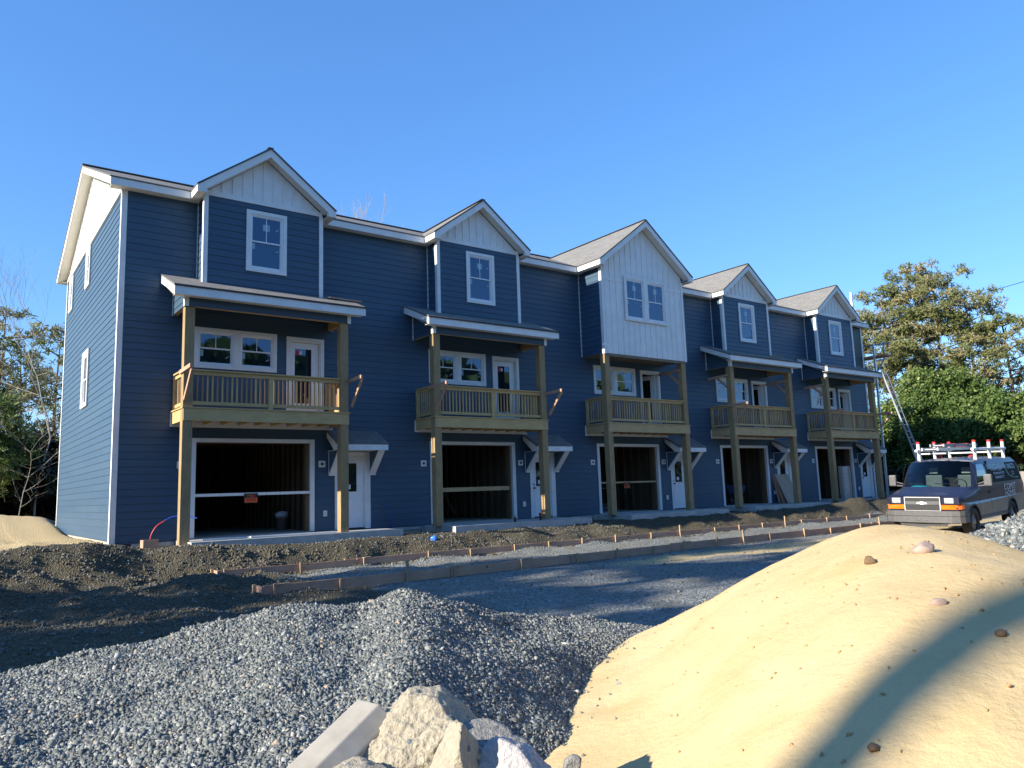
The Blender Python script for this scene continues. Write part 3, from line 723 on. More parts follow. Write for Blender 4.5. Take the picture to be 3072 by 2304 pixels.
mb.build("white_face", WHITE, bay)
mb = MB()
for x0, x1, a, b in split_rects(BX0 + .01, BX1 - .01, z0 + .01, 8.0, hl): mb.box(x0, BY + .002, a, x1, BY + .06, b)
mb.build("sheathing", OSB, bay)
for x, s in ((BX0, 1), (BX1, -1)):
    mb = MB(); mb.box(min(x - s * .03, x + s * .075), BY - .032, z0 - .02, max(x - s * .03, x + s * .075), BY - .005, 8.0).box(min(x - s * .03, x - s * .004), BY - .005, z0 - .02, max(x - s * .03, x - s * .004), BY + .085, 7.98); mb.build("corner_board", WHITE, bay)
mb = MB(); mb.box(BX0 - .03, -.03, 5.17, BX0 - .004, -.002, 7.99).box(BX1 + .004, -.03, 5.17, BX1 + .03, -.002, 7.99); mb.build_each("inside_corner_trim", WHITE, bay)
mb = MB(); mb.box(BX0 + .02, BY + .07, 5.16, BX1 - .02, -.02, 5.19); mb.box(BX0 + .01, BY + .002, 5.06, BX1 - .01, BY + .05, 5.149); mb.build("bay_underside", simple("raw_plywood", (.20, .15, .09), (.14, .10, .06), 5), bay)
gable_roof(bay, xc, xc - 2.26, xc + 2.26, BY, .30, zap + .0, 8.145, 4.2)

# ---- porch roofs (all but the bay house)
def porch_roof():
    xa, xb, yf = -.766, 3.784, -1.381; zf, zw = 5.545, 6.11
    rf = MB(); roof_plane(rf, (xa - .012, yf - .02, zf + .02), (xb + .012, yf - .02, zf + .02), (xb + .012, .0, zw + .02), (xa - .012, .0, zw + .02))
    o = rf.build("porch_roof", SHINGLE, row)
    e = MB(); e.box(xa - .014, yf - .026, zf - .018, xb + .014, yf - .021, zf + .022); e.build("drip_edge", EDGE, o)
    mb = MB(); mb.box(xa, yf, zf - .20, xb, yf + .026, zf - .015); mb.build("fascia", WHITE, o)
    s = (zw - zf) / (-yf); mb = MB()
    for x, sg in ((xa, 1), (xb, -1)):
        mb.prism([(x, yf + .027, zf - .02), (x, -.002, zw - .02), (x, -.002, zw - .20), (x, yf + .10, zf - .20 + .05), (x, yf + .027, zf - .20)], (sg * .026, 0, 0))
    mb.build_each("rake_board", WHITE, o)
    mb = MB(); mb.box(xa + .03, yf + .03, zf - .188, xb - .03, -1.12, zf - .176)
    for p, q in ((xa + .028, -.48), (xb - .028, 3.47)): mb.prism([(p, -1.12, zf - .15), (q, -1.12, zf - .15), (q, -.02, zw - .19), (p, -.02, zw - .19)], (0, 0, .008))
    mb.build("soffit", SOFFIT, o)
    mb = MB(); bx0, bx1, by, bz = -.47, 3.46, -1.115, 5.165
    lap_poly(mb, [(bx0, bz), (bx1, bz), (bx1, zf - .18), (bx0, zf - .18)], FRONT(by), .4)
    for x, sg in ((bx0, -1), (bx1, 1)):
        lap_poly(mb, [(by, bz), (0, bz), (0, zw - .08), (by, zf + .06)], lambda u, z, d, x=x, sg=sg: (x + sg * d, u, z))
    mb.build("beam_siding", SIDING, o)
    mb = MB()
    for x, s_ in ((bx0, 1), (bx1, -1)): mb.box(min(x - s_ * .03, x + s_ * .065), by - .03, bz - .01, max(x - s_ * .03, x + s_ * .065), by - .016, zf - .19).box(min(x - s_ * .03, x - s_ * .017), by - .016, bz - .01, max(x - s_ * .03, x - s_ * .017), by + .08, zf - .19)
    for x, s_ in ((bx0, -1), (bx1, 1)): mb.box(min(x + s_ * .004, x + s_ * .03), -.03, bz - .01, max(x + s_ * .004, x + s_ * .03), -.002, zw - .22)
    mb.build_each("corner_board", WHITE, o)
    mb = MB(); mb.box(bx0 + .01, by + .002, bz + .005, bx1 - .01, by + .15, bz + .20); mb.box(bx0 + .01, by + .151, bz + .005, bx0 + .10, 0, bz + .2); mb.box(bx1 - .10, by + .151, bz + .005, bx1 - .01, 0, bz + .2); mb.build("beam", TANX, o)
    return o
pr = porch_roof()
for n in (1, 3, 4): unit_copy(pr, n)

# ---- posts
def post(x0):
    mb = MB(); mb.box(x0, -1.082, 2.885, x0 + .208, -.875, 5.16); mb.box(x0, -1.082, -.02, x0 + .208, -.875, 2.598); mb.box(x0, -1.080, 2.598, x0 + .208, -.877, 2.885)
    return mb.build("post", POSTZ, row)
pl = post(-.464); pr_ = post(3.233)
for n in range(1, NU): unit_copy(pl, n); unit_copy(pr_, n)
mb = MB(); mb.box(-.463, -1.081, -.42, -.257, -.876, -.021); mb.build("post_foot", POSTZ, row)

# ---- balconies
def balcony(n):
    wood = GREENX if n < 2 else TANX
    x0, x1, y = -.453, 3.445, -1.108; rg = random.Random(n)
    mb = MB(); yy = y - .02
    while yy < -.03: mb.box(x0 - .03, yy, 2.874 if yy > y - .01 else 2.875, x1 + .03, min(yy + .135, -.03), 2.903); yy += .141
    o = mb.build("balcony", wood, row)
    mb = MB(); mb.box(x0, y, 2.60, x1, y + .024, 2.873); mb.box(x0, y + .025, 2.602, x0 + .035, -.04, 2.873); mb.box(x1 - .035, y + .025, 2.602, x1, -.04, 2.873); mb.build("rim_joist", wood, o)
    mb = MB(); xx = x0 + .3
    while xx < x1 - .1: mb.box(xx, y + .025, 2.615, xx + .038, -.05, 2.872); xx += .4
    mb.build_each("joist", wood, o)
    mb = MB(); mb.box(x0 - .03, -.035, 2.55, x1 + .03, -.018, 2.872); mb.build("ledger_board", WHITE, o)
    b = MB()
    for bx in (x0 + .08, x1 - .08):
        for bz in (2.68, 2.80): b.tube([(bx, y - .012, bz), (bx, y + .001, bz)], .017, 8)
    b.build_each("bolt", METAL, o)
    # railings
    def rail(pts, mid=True):
        (ax, ay), (bx_, by_) = pts; L = math.hypot(bx_ - ax, by_ - ay); d = Vector((bx_ - ax, by_ - ay, 0)) / L; r = MB(); ba = [MB(), MB()]
        A = Vector((ax, ay, 0)); B_ = Vector((bx_, by_, 0))
        Z = lambda p, z: (p.x, p.y, z)
        r.bar(Z(A, 3.675), Z(B_, 3.675), .036, .088); r.bar(Z(A, 3.735), Z(B_, 3.735), .13, .030); r.bar(Z(A, 3.0), Z(B_, 3.0), .036, .075)
        k = int(L / .107); st = L / k
        for i in range(1, k):
            q = A + d * (i * st)
            if mid and abs(i * st - L / 2) < .07: continue
            nn = Vector((-d.y, d.x, 0)); 
            if nn.y > 0: nn = -nn
            c = q - nn * .034
            M = Matrix.Translation((c.x, c.y, 0)) @ Matrix.Rotation(math.atan2(d.y, d.x), 4, 'Z')
            (r if rg.random() < (.5 if n == 0 else .8) else ba[1]).box(-.017, -.016, 2.965, .017, .016, 3.712, M)
        if mid: q = A + d * (L / 2); r.box(q.x - .05, q.y - .02 - .032, 2.904, q.x + .05, q.y + .045, 3.63)
        ro = r.build("railing", wood, o)
        for i, bb in enumerate(ba):
            if bb.v: (bb.build_each("baluster", BALUS[1], o) if i else bb.build("balusters", BALUS[0], o))
    rail(((x0 + .197, y + .08), (x1 - .212, y + .08)))
    rail(((x0 + .06, -.875), (x0 + .06, -.10)), False); rail(((x1 - .06, -.875), (x1 - .06, -.10)), False)
    mb = MB(); mb.box(x0 + .01, -.10, 2.904, x0 + .11, -.037, 3.712); mb.box(x1 - .11, -.10, 2.904, x1 - .01, -.037, 3.712); mb.build_each("railing_post", wood, o)
    o.location = Vector((P * n, 0, 0)) * K; return o
for n in range(NU): balcony(n)

# ---- garage openings: white casing, raw wood jamb, interior with bare studs
def garage(n):
    mb = MB(); mb.box(0, -.034, .0, .105, -.004, 2.30).box(2.882, -.034, .0, 2.992, -.004, 2.30).box(.105, -.034, 2.205, 2.882, -.004, 2.30)
    mb.box(.075, -.003, .0, .085, .15, 2.21).box(2.885, -.003, .0, 2.895, .15, 2.21)
    o = mb.build("garage_casing", WHITE, row)
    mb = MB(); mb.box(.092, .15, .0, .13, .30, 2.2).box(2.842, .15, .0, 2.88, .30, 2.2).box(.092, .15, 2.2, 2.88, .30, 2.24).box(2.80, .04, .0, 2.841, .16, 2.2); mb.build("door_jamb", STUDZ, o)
    o.location = Vector((P * n, 0, 0)) * K
    # interior shell
    x0, x1, y1, zc = -1.2, 3.22, 6.2, 2.50
    mb = MB()
    mb.face([(x0, .15, 0), (x0, y1, 0), (x0, y1, zc), (x0, .15, zc)]).face([(x1, .15, 0), (x1, y1, 0), (x1, y1, zc), (x1, .15, zc)])
    mb.face([(x0, y1, 0), (x1, y1, 0), (x1, y1, zc), (x0, y1, zc)]).face([(x0, .15, zc + .02), (x1, .15, zc + .02), (x1, y1, zc + .02), (x0, y1, zc + .02)])
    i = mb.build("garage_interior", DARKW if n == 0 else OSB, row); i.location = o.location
    mb = MB(); 
    for k in range(15): y = .35 + k * .39; mb.box(x1 - .095, y, .0, x1 - .002, y + .038, 2.46); mb.box(x0 + .002, y, .0, x0 + .095, y + .038, 2.46)
    for k in range(11): x = x0 + .15 + k * .39; mb.box(x, y1 - .095, .0, x + .038, y1 - .002, 2.46)
    # an inner stud partition
    if n in (1, 2, 3):
        for k in range(8): x = 1.1 + k * .28 - n * .05; mb.box(x, 3.0 + .05 * (k % 2), 0, x + .04, 3.09 + .05 * (k % 2), 2.46)
        mb.bar((1.9, 2.98, 1.5), (2.7, 2.98, .1), .03, .09)
    mb.box(x0, y1 - .09, 2.461, x1, y1 - .001, 2.50)
    for k in range(9): y = .4 + k * .6; mb.box(x0, y, 2.30 + .161, x1, y + .04, 2.30 + .215)
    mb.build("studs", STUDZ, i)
    mb = MB(); mb.box(x0, .0, -.12, 5.0 if False else x1, y1, -.002); mb.build("garage_floor", CONC, i)
for n in range(NU): garage(n)
# boards nailed across three of the garage openings
mb = MB(); mb.box(.108, -.022, .938, 2.88, -.002, 1.005); mb.build("barrier_board", WHITE, row)
mb = MB(); mb.box(.13 + P, .05, .868, 2.79 + P, .09, .985); mb.build("barrier_board", TANX, row)
mb = MB(); mb.box(.13 + 2 * P, .0, .972, 2.79 + 2 * P, .03, 1.025); mb.build("barrier_board", TANX, row)

# ---- entry doors with their canopies
def entry():
    mb = MB(); mb.box(3.655, .03, .025, 4.375, .065, 1.868)
    for (a, b, c, d) in ((3.72, 3.985, .16, .78), (4.045, 4.31, .16, .78)):
        mb.box(a, .024, c, b, .0301, c + .015).box(a, .024, d - .015, b, .0301, d).box(a, .024, c, a + .015, .0301, d).box(b - .015, .024, c, b, .0301, d)
    for (a, b, c, d) in ((3.77, 4.20, .925, .955), (3.77, 4.20, 1.695, 1.725), (3.77, 3.80, .955, 1.695), (4.17, 4.20, .955, 1.695)): mb.box(a, .016, c, b, .0305, d)
    o = mb.build("entry_door", VINYL, row)
    mb = MB(); mb.box(3.80, .022, .955, 4.17, .0301, 1.695); mb.build("door_glass", DGLASS, o)
    mb = MB(); mb.box(3.80 + .08, .019, 1.02, 4.0, .0215, 1.14); mb.build("sticker", LABELW, o)
    mb = MB(); mb.box(3.545, -.034, -.005, 3.642, -.004, 1.985).box(4.388, -.034, -.005, 4.545, -.004, 1.985).box(3.642, -.034, 1.888, 4.388, -.004, 1.985)
    mb.box(3.625, -.003, .0, 3.652, .12, 1.90).box(4.378, -.003, .0, 4.415, .12, 1.90).box(3.652, -.003, 1.872, 4.378, .12, 1.899); mb.build("door_casing", WHITE, o)
    mb = MB(); mb.box(3.645, -.01, -.004, 4.385, .07, .022); mb.build("threshold", DKMETAL, o)
    mb = MB(); mb.tube([(3.705, .028, .90), (3.705, -.02, .90)], .022, 8).tube([(3.705, -.02, .90), (3.705, -.045, .90)], [.03, .026], 10); mb.tube([(3.705, .028, 1.01), (3.705, .005, 1.01)], .024, 8); mb.build("door_knob", DKMETAL, o)
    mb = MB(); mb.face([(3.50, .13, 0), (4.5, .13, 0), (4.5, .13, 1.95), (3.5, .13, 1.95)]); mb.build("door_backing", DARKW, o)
    return o
en = entry()
for n in range(1, NU): unit_copy(en, n)
def canopy():
    xa, xb, yf = 3.322, 4.739, -.696; zf, zw = 2.155, 2.53
    rf = MB(); roof_plane(rf, (xa - .01, yf - .015, zf + .02), (xb + .01, yf - .015, zf + .02), (xb + .01, -.017, zw + .02), (xa - .01, -.017, zw + .02))
    o = rf.build("entry_canopy", SHINGLE, row)
    mb = MB(); mb.box(xa, yf, 2.0, xb, yf + .026, zf - .013); s = (zw - zf) / -yf
    for x, sg in ((xa, 1), (xb, -1)): mb.prism([(x, yf + .027, zf - .012), (x, -.018, zw - .02), (x, -.018, zw - .17), (x, yf + .22, 2.005), (x, yf + .027, 2.005)], (sg * .026, 0, 0))
    mb.build("fascia", WHITE, o)
    mb = MB(); mb.box(xa + .03, yf + .03, 2.006, xb - .03, -.02, 2.018); mb.build("soffit", SOFFIT, o)
    for x in (xa + .06, xb - .23):
        mb = MB(); mb.prism([(x + .02, -.018, 2.003), (x + .02, yf + .11, 2.003), (x + .02, -.018, 1.45)], (.13, 0, 0)); b = mb.build("bracket_panel", SIDING, o)
        mb = MB(); mb.prism([(x, yf + .06, 2.004), (x, yf + .12, 2.004), (x, -.037, 1.44), (x, -.037, 1.40), (x, -.06, 1.40)], (.17, 0, 0)); mb.box(x - .005, -.075, 1.375, x + .175, -.018, 1.405); mb.box(x - .012, -.036, 1.41, x + .0, -.018, 2.003); mb.build("bracket", WHITE, o)
    return o
ca = canopy()
for n in range(1, NU): unit_copy(ca, n)
# ---- balcony doors: two shut, three standing open
def bdoor(open_):
    mb = MB(); mb.box(2.241, -.034, 2.905, 2.338, -.004, 4.92).box(3.152, -.034, 2.905, 3.244, -.004, 4.92).box(2.338, -.034, 4.825, 3.152, -.004, 4.92)
    mb.box(2.332, -.003, 2.905, 2.362, .13, 4.84).box(3.128, -.003, 2.905, 3.158, .13, 4.84).box(2.362, -.003, 4.80, 3.128, .13, 4.839)
    o = mb.build("door_casing", WHITE, row); mb = MB(); g = MB()
    M = Matrix.Identity(4) if not open_ else Matrix.Translation((3.12, .08, 0)) @ Matrix.Rotation(rad(-68), 4, 'Z') @ Matrix.Translation((-3.12, -.08, 0))
    a, b, c, d = 2.37, 3.12, 2.925, 4.79
    for bx in ((a, .05, c, a + .115, .09, d), (b - .19, .05, c, b, .09, d), (a + .115, .05, c, b - .19, .09, c + .30), (a + .115, .05, d - .15, b - .19, .09, d)): mb.box(*bx, M=M)
    g.box(a + .115, .062, c + .30, b - .19, .072, d - .15, M=M)
    l = mb.build("door_leaf", VINYL, o); g.build("door_glass", GLASS if not open_ else DGLASS, l)
    if not open_:
        q = MB(); q.box(a + .14, .056, 4.47, a + .23, .0605, 4.60); q.build("sticker", REDP, l); q = MB(); q.box(a + .24, .056, 4.49, a + .31, .0605, 4.58); q.build("sticker", LABELW, l)
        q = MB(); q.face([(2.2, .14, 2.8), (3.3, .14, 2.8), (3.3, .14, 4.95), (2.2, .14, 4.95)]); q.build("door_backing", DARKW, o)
    else:
        q = MB(); x0, x1, y1, zb, zt = 1.95, 4.2, 3.6, 2.9, 5.0
        q.face([(x0, .15, zb), (x0, y1, zb), (x0, y1, zt), (x0, .15, zt)]).face([(x1, .15, zb), (x1, y1, zb), (x1, y1, zt), (x1, .15, zt)]).face([(x0, y1, zb), (x1, y1, zb), (x1, y1, zt), (x0, y1, zt)]).face([(x0, .15, zb), (x1, .15, zb), (x1, y1, zb), (x0, y1, zb)]).face([(x0, .15, zt), (x1, .15, zt), (x1, y1, zt), (x0, y1, zt)])
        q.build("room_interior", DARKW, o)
        q = MB()
        for k in range(6): q.box(x0 + .1 + k * .37, y1 - .1, zb, x0 + .14 + k * .37, y1 - .01, zt - .01)
        q.build("room_studs", STUDZ, o)
    return o
bd = bdoor(False); unit_copy(bd, 1); bo = bdoor(True); bo.location = Vector((2 * P, 0, 0)) * K; unit_copy(bo, 3); unit_copy(bo, 4)
# ---- wall boxes, outlets
def light_block(x, n):
    mb = MB(); mb.box(x, -.042, 1.595, x + .17, -.012, 1.76); o = mb.build("light_block", WHITE, row)
    mb = MB(); mb.tube([(x + .085, -.046, 1.678), (x + .085, -.0421, 1.678)], .052, 20); mb.build("junction_box", ALU, o)
    mb = MB(); mb.tube([(x + .085, -.049, 1.678), (x + .085, -.0461, 1.678)], .036, 16); mb.build("box_hole", BLACKP, o)
    o.location = Vector((P * n, 0, 0)) * K; return o
l1 = light_block(3.106, 0); l0 = light_block(-.306, 0)
for n in range(1, NU): unit_copy(l1, n); unit_copy(l0, n)
mb = MB(); mb.box(3.225, -.05, .35, 3.325, -.012, .50); ou = mb.build("outlet_cover", WHITE, row, bevel=.01); mb = MB(); mb.box(3.25, -.053, .38, 3.30, -.0505, .47); mb.build("outlet_plate", ALU, ou)
for n in range(1, NU): unit_copy(ou, n)
# temporary outriggers nailed to the porch posts
def outrigger(x):
    mb = MB(); mb.bar((x, -.86, 3.69), (x, -1.78, 3.72), .04, .085); a = mb.build("outrigger", FORMW, row)
    mb = MB(); mb.bar((x + .045, -1.72, 3.70), (x + .045, -1.11, 3.06), .038, .08); mb.build("outrigger_brace", FORMW, a); return a
for x in (-.49, 3.47, P - .49, P + 3.47, 3 * P - .49, 4 * P - .49, 4 * P + 3.47): outrigger(x)
def tie(x):
    mb = MB(); mb.bar((x, -.98, 4.84), (x, -.04, 4.80), .04, .085); a = mb.build("post_tie", FORMW, row)
    mb = MB(); mb.bar((x + .045, -.45, 4.80), (x + .045, -.9, 4.38), .038, .08); mb.build("tie_brace", FORMW, a)
for x in (2 * P + 3.20, 3 * P - .49, 3 * P + 3.20, 4 * P - .49): tie(x)
# a small light strip at the porch bottom of the first house and red pencil number by the first door
# ---- concrete aprons in front of the doors
for n in range(NU):
    yf = -1.42 if n == 0 else -1.75 if n < 3 else -1.62; x0, x1 = -.30 + P * n, (4.75 if n == 0 else 4.45 if n < 3 else 4.6) + P * n
    if n == 4: x1 = 30.2
    mb = MB(); mb.box(x0, yf, -.38, x1, -.02, -.022 if n != 3 else -.024)
    o = mb.build("concrete_apron", CONC); o['kind'] = 'structure'

# ================================================================== THINGS ON THE SITE
gz = lambda x, y: float(ground_h(np.array([x]), np.array([y]))[0])
# ---- two long runs of form boards with stakes
def form_run(y, x0, x1, lab, seed, hgt=.14, drift=0.0, end=True):
    rg = random.Random(seed); zb = -.645
    root = empty("board_form", (x0, y, zb), label=lab, cat="wooden form", group="concrete form boards laid out for the walk")
    x = x0; k = 0
    yy = lambda x: y + drift * (x - x0)
    def put(mbx, name, mat): o = mbx.build(name, mat, root); o.matrix_parent_inverse = Matrix.Translation(-root.location); return o
    while x < x1:
        L = min(rg.choice([2.9, 3.4, 3.9]), x1 - x); z0 = zb + rg.uniform(-.012, .012); z1 = zb + rg.uniform(-.012, .012)
        mb = MB(); yo = yy(x) + rg.uniform(-.012, .012)
        mb.prism([(x + .01, yo, z0), (x + L - .01, yy(x + L), z1), (x + L - .01, yy(x + L), z1 + hgt), (x + .01, yo, z0 + hgt)], (0, .036, 0)); put(mb, "form_board", FORMW)
        # kicker lapped over the joint
        if x > x0: mb = MB(); mb.prism([(x - .25, yy(x) + .055, z0 + hgt - .05), (x + .25, yy(x) + .055, z0 + hgt - .05), (x + .25, yy(x) + .055, z0 + hgt + .004), (x - .25, yy(x) + .055, z0 + hgt + .004)], (0, .035, 0)); put(mb, "splice_block", STAKEW)
        n = max(2, int(L / 1.0))
        for i in range(n):
            sx = x + .12 + i * (L - .2) / (n - .3) + rg.uniform(-.1, .1); ty = rg.uniform(-.03, .02); h = hgt + rg.uniform(.0, .06) + (.16 if rg.random() < .12 else 0)
            mb = MB(); mb.bar((sx, yy(sx) - .026, zb - .12), (sx + rg.uniform(-.02, .02), yy(sx) - .026 + ty * .4, zb + h), .045, .036); put(mb, "stake", STAKEW)
            if rg.random() < .4: mb = MB(); mb.bar((sx - .02, yy(sx) - .02, zb + hgt + .012), (sx + rg.uniform(.18, .34), yy(sx) + .05, zb + hgt + .014), .06, .018); put(mb, "cross_cleat", STAKEW)
        x += L
    if end: mb = MB(); mb.box(x0 - .03, y - .02, zb, x0 + .005, y + .30, zb + hgt); put(mb, "end_board", FORMW); mb = MB(); mb.box(x0 - .08, y + .22, zb - .05, x0 - .035, y + .27, zb + hgt + .02); put(mb, "stake", STAKEW)
    return root
form_run(-3.12, -.22, 29.5, "long run of form boards nearer the houses, with stakes on the yard side", 3)
form_run(-6.83, -.62, 21.5, "long run of form boards nearer the stone heap, half buried at its far end", 7, hgt=.165, drift=.022)

# ---- broken concrete in the front
def mk_rubble(name, c1, c2, c3):
    m, t, b = new_mat(name); v = coords(t); n = noise(t, v, 7, 6, .7); n2 = noise(t, v, 55, 5, .7)
    vo = nd(t, "ShaderNodeTexVoronoi"); vo.inputs['Scale'].default_value = 26; t.links.new(v, vo.inputs['Vector'])
    sp = nd(t, "ShaderNodeSeparateColor"); t.links.new(vo.outputs['Color'], sp.inputs[0])
    c = ramp(t, n, [(.3, c1), (.7, c2)]); c = mixc(t, .45, c, ramp(t, n2, [(.3, tuple(x * .6 for x in c1)), (.7, tuple(min(1, x * 1.15) for x in c2))]))
    mu = nd(t, "ShaderNodeMath", operation='MULTIPLY'); t.links.new(ramp(t, vo.outputs['Distance'], [(.22, (1, 1, 1)), (.32, (0, 0, 0))]), mu.inputs[0]); t.links.new(ramp(t, sp.outputs[0], [(.72, (0, 0, 0)), (.75, (1, 1, 1))]), mu.inputs[1])
    c = mixc(t, mu.outputs[0], c, c3); t.links.new(c, b.inputs['Base Color']); b.inputs['Roughness'].default_value = .92
    ad = nd(t, "ShaderNodeMath", operation='MULTIPLY_ADD'); ad.inputs[1].default_value = .5; t.links.new(n2, ad.inputs[0]); t.links.new(n, ad.inputs[2])
    bump(t, b, ad.outputs[0], .9, .03); return m
RUB = mk_rubble("broken_concrete_tan", (.36, .31, .225), (.48, .42, .31), (.15, .17, .19))
RUBP = mk_rubble("broken_concrete_pink", (.42, .38, .36), (.55, .51, .48), (.30, .26, .25))
RUBG = mk_rubble("broken_concrete_grey", (.22, .21, .19), (.32, .30, .27), (.12, .12, .12))
from mathutils import noise as mnoise
def rock(name, pos, half, planes, seed, mat, rough=.05, sub=5, rot=(0, 0, 0), label=None, cat="rock", group=None):
    rg = random.Random(seed); bm = bmesh.new(); bmesh.ops.create_icosphere(bm, subdivisions=sub, radius=1)
    pl = [(Vector(p[:3]).normalized(), p[3]) for p in planes]
    for i in range(7): pl.append((Vector((rg.gauss(0, 1), rg.gauss(0, 1), rg.gauss(0, 1))).normalized(), rg.uniform(.78, 1.02)))
    for v in bm.verts:
        d = v.co.normalized(); r = 1.25
        for n, k in pl:
            dn = d.dot(n)
            if dn > .05: r = min(r, k / dn)
        p = d * r
        off = Vector((seed * 3.1, seed * 1.7, 0))
        r += rough * (mnoise.fractal(p * 2.1 + off, .8, 2, 5) * .9 + .45 * mnoise.fractal(p * 9 + off, .7, 2, 4))
        p = d * r
        v.co = Vector((p.x * half[0], p.y * half[1], p.z * half[2])) * K
    me = bpy.data.meshes.new(name); bm.to_mesh(me); bm.free(); me.materials.append(mat)
    for p in me.polygons: p.use_smooth = True
    o = bpy.data.objects.new(name, me); COL.objects.link(o); o.location = Vector(pos) * K; o.rotation_euler = rot
    return tag(o, label, cat, group)
AZ = math.atan2(f_.x, f_.y)                         # heading of the pile from where one stands
GRP = "lumps of broken concrete in front of the stone heap"
rt = Vector((r_.x, r_.y, 0)).normalized(); fw = Vector((f_.x, f_.y, 0)).normalized()
def site(right, fwd, z): return tuple(Vector((CX, CY, 0)) + rt * right + fw * fwd + Vector((0, 0, z)))
yawr = math.atan2(rt.y, rt.x)
rock("concrete_chunk", (-3.275, -16.19, -.075), (.25, .20, .215), [(-.2, -.75, .62, .68), (.85, -.35, .15, .82), (.1, 0, 1, .97), (-.8, -.1, .72, .72), (.75, 0, .65, .86), (-1, -.1, -.1, .92), (.15, -1, -.45, .74), (.6, -.8, .1, .8)], 4, RUB, .075, 6, (0, 0, yawr), "largest lump of broken concrete, tan and rough with stone in its face", "concrete chunk", GRP)
rock("concrete_chunk", (-3.60, -16.31, -.105), (.14, .13, .10), [(0, -.3, 1, .8), (-.3, -1, .2, .8)], 9, RUB, .08, 5, (0, .1, yawr + .3), "low yellowish lump in front of the pale curb piece at the picture's lower edge", "concrete chunk", GRP)
rock("concrete_chunk", (-3.305, -16.50, -.075), (.10, .12, .16), [(-.8, -.4, .5, .62), (.8, -.4, .5, .66), (0, -1, .1, .7)], 17, RUB, .06, 5, (.1, .1, yawr), "pointed tan lump leaning between the largest lump and the pale one", "concrete chunk", GRP)
rock("concrete_chunk", (-3.10, -16.40, -.075), (.13, .12, .11), [(0, -.2, 1, .72), (.3, -1, 0, .8)], 23, RUBG, .06, 5, (.15, .2, yawr), "grey shaded lump behind the pale lump", "concrete chunk", GRP)
rock("concrete_chunk", (-3.145, -16.62, -.105), (.135, .13, .155), [(-.55, -.65, .6, .60), (.55, -.2, .9, .66), (.9, -.3, .1, .8), (0, -1, -.2, .8)], 31, RUBP, .06, 5, (0, .12, yawr + .2), "pale pinkish lump with a smooth slanting top, nearest the sand", "concrete chunk", GRP)
rock("concrete_chunk", (-3.55, -16.55, -.075), (.11, .09, .07), [(0, 0, 1, .7)], 37, RUBP, .05, 4, (0, 0, yawr), "small pale lump in front of the largest one, cut by the picture edge", "concrete chunk", GRP)
rock("concrete_chunk", (-3.015, -16.72, -.07), (.035, .03, .06), [(0, -1, .3, .6), (1, 0, .2, .7)], 43, RUBG, .04, 4, (.2, .3, yawr), "tiny grey chip standing right of the pale lump", "concrete chunk", GRP)
for _p, _h, _s in (((-3.35, -16.45, -.33), (.34, .30, .17), 47), ((-3.2, -16.7, -.36), (.30, .26, .2), 48), ((-3.62, -16.5, -.34), (.26, .26, .18), 49)):
    rock("concrete_chunk", _p, _h, [], _s, RUB, .07, 4, (0, 0, _s), {47: "widest", 48: "right hand", 49: "left hand"}[_s] + " lump of broken concrete buried at the bottom of the heap", "concrete chunk", "buried lumps of broken concrete")
mb = MB(); A = Vector((-3.86, -16.26, -.16)); B_ = Vector((-3.36, -16.03, .035)); d = (B_ - A).normalized(); sd = d.cross(Vector((0, 0, 1))).normalized(); up = sd.cross(d)
pr_c = [(-.07, -.11), (.085, -.115), (.09, .012), (.04, .062), (-.055, .072), (-.075, .02)]
mb.prism([A + sd * a + up * b for a, b in pr_c], B_ - A)
tag(mb.build("curb_piece", simple("precast_concrete", (.42, .38, .31), (.34, .30, .24), 8, rough=.85, bmp=.25, bdist=.004), bevel=.006), "smooth pale length of concrete curb leaning behind the lumps", "curb piece")

# ---- stones and clods lying on the sand
def on_sand(x, y): return float(sand_z(np.array([x]), np.array([y]))[0])
PINK = simple("pinkish_stone", (.42, .30, .24), (.34, .24, .19), 20, rough=.9, bmp=.3); CLOD = simple("dark_clod", (.20, .12, .06), (.13, .08, .045), 20, rough=.95, bmp=.4)
def ray_r(th, slope):
    for r in np.arange(1.6, 9, .01):
        x, y = CX + r * math.sin(rad(th)), CY + r * math.cos(rad(th))
        if float(sand_z(np.array([x]), np.array([y]))[0]) >= CAM.z + slope * r: return r
    return 6
def polar_xy(th, r): return CX + r * math.sin(rad(th)), CY + r * math.cos(rad(th))
for i, (th, r, s, m_, lab) in enumerate(((64.38, -.0842, .065, PINK, "rounded pinkish stone near the crest of the sand"), (61.12, -.097, .04, CLOD, "dark clod left of the pinkish stone on the sand"), (64.85, -.1423, .030, PINK, "twin brownish pebble halfway up the sand"), (68.16, -.1712, .024, CLOD, "brown pebble beside the soft shadow on the sand"), (60.24, -.3046, .022, CLOD, "dark pebble low on the sand in the shadow band"))):
    x, y = polar_xy(th, ray_r(th, r)); rock("stone", (x, y, on_sand(x, y) + s * .25), (s, s * .75, s * .55), [], 51 + i, m_, .03, 3, (0, 0, i), lab, "stone")
def clods():
    rg = np.random.default_rng(33); N = 330; th = rg.uniform(47, 84, N); r = 2.3 + 5 * rg.random(N) ** .8; x = CX + r * np.sin(np.radians(th)); y = CY + r * np.cos(np.radians(th)); z = sand_z(x, y)
    k = (z > gravel_z(x, y) + .01)
    V, F, ti = scatter_stones(np.stack([x, y, z + .001], 1)[k], .0062, 21)
    tag(fast_mesh("sand_clods", V, F, simple("sand_clod", (.48, .31, .14), (.36, .22, .10), 30, rough=.95)), label="small crumbs of clay and grit scattered on the sand", cat="clods", kind="stuff")
clods()

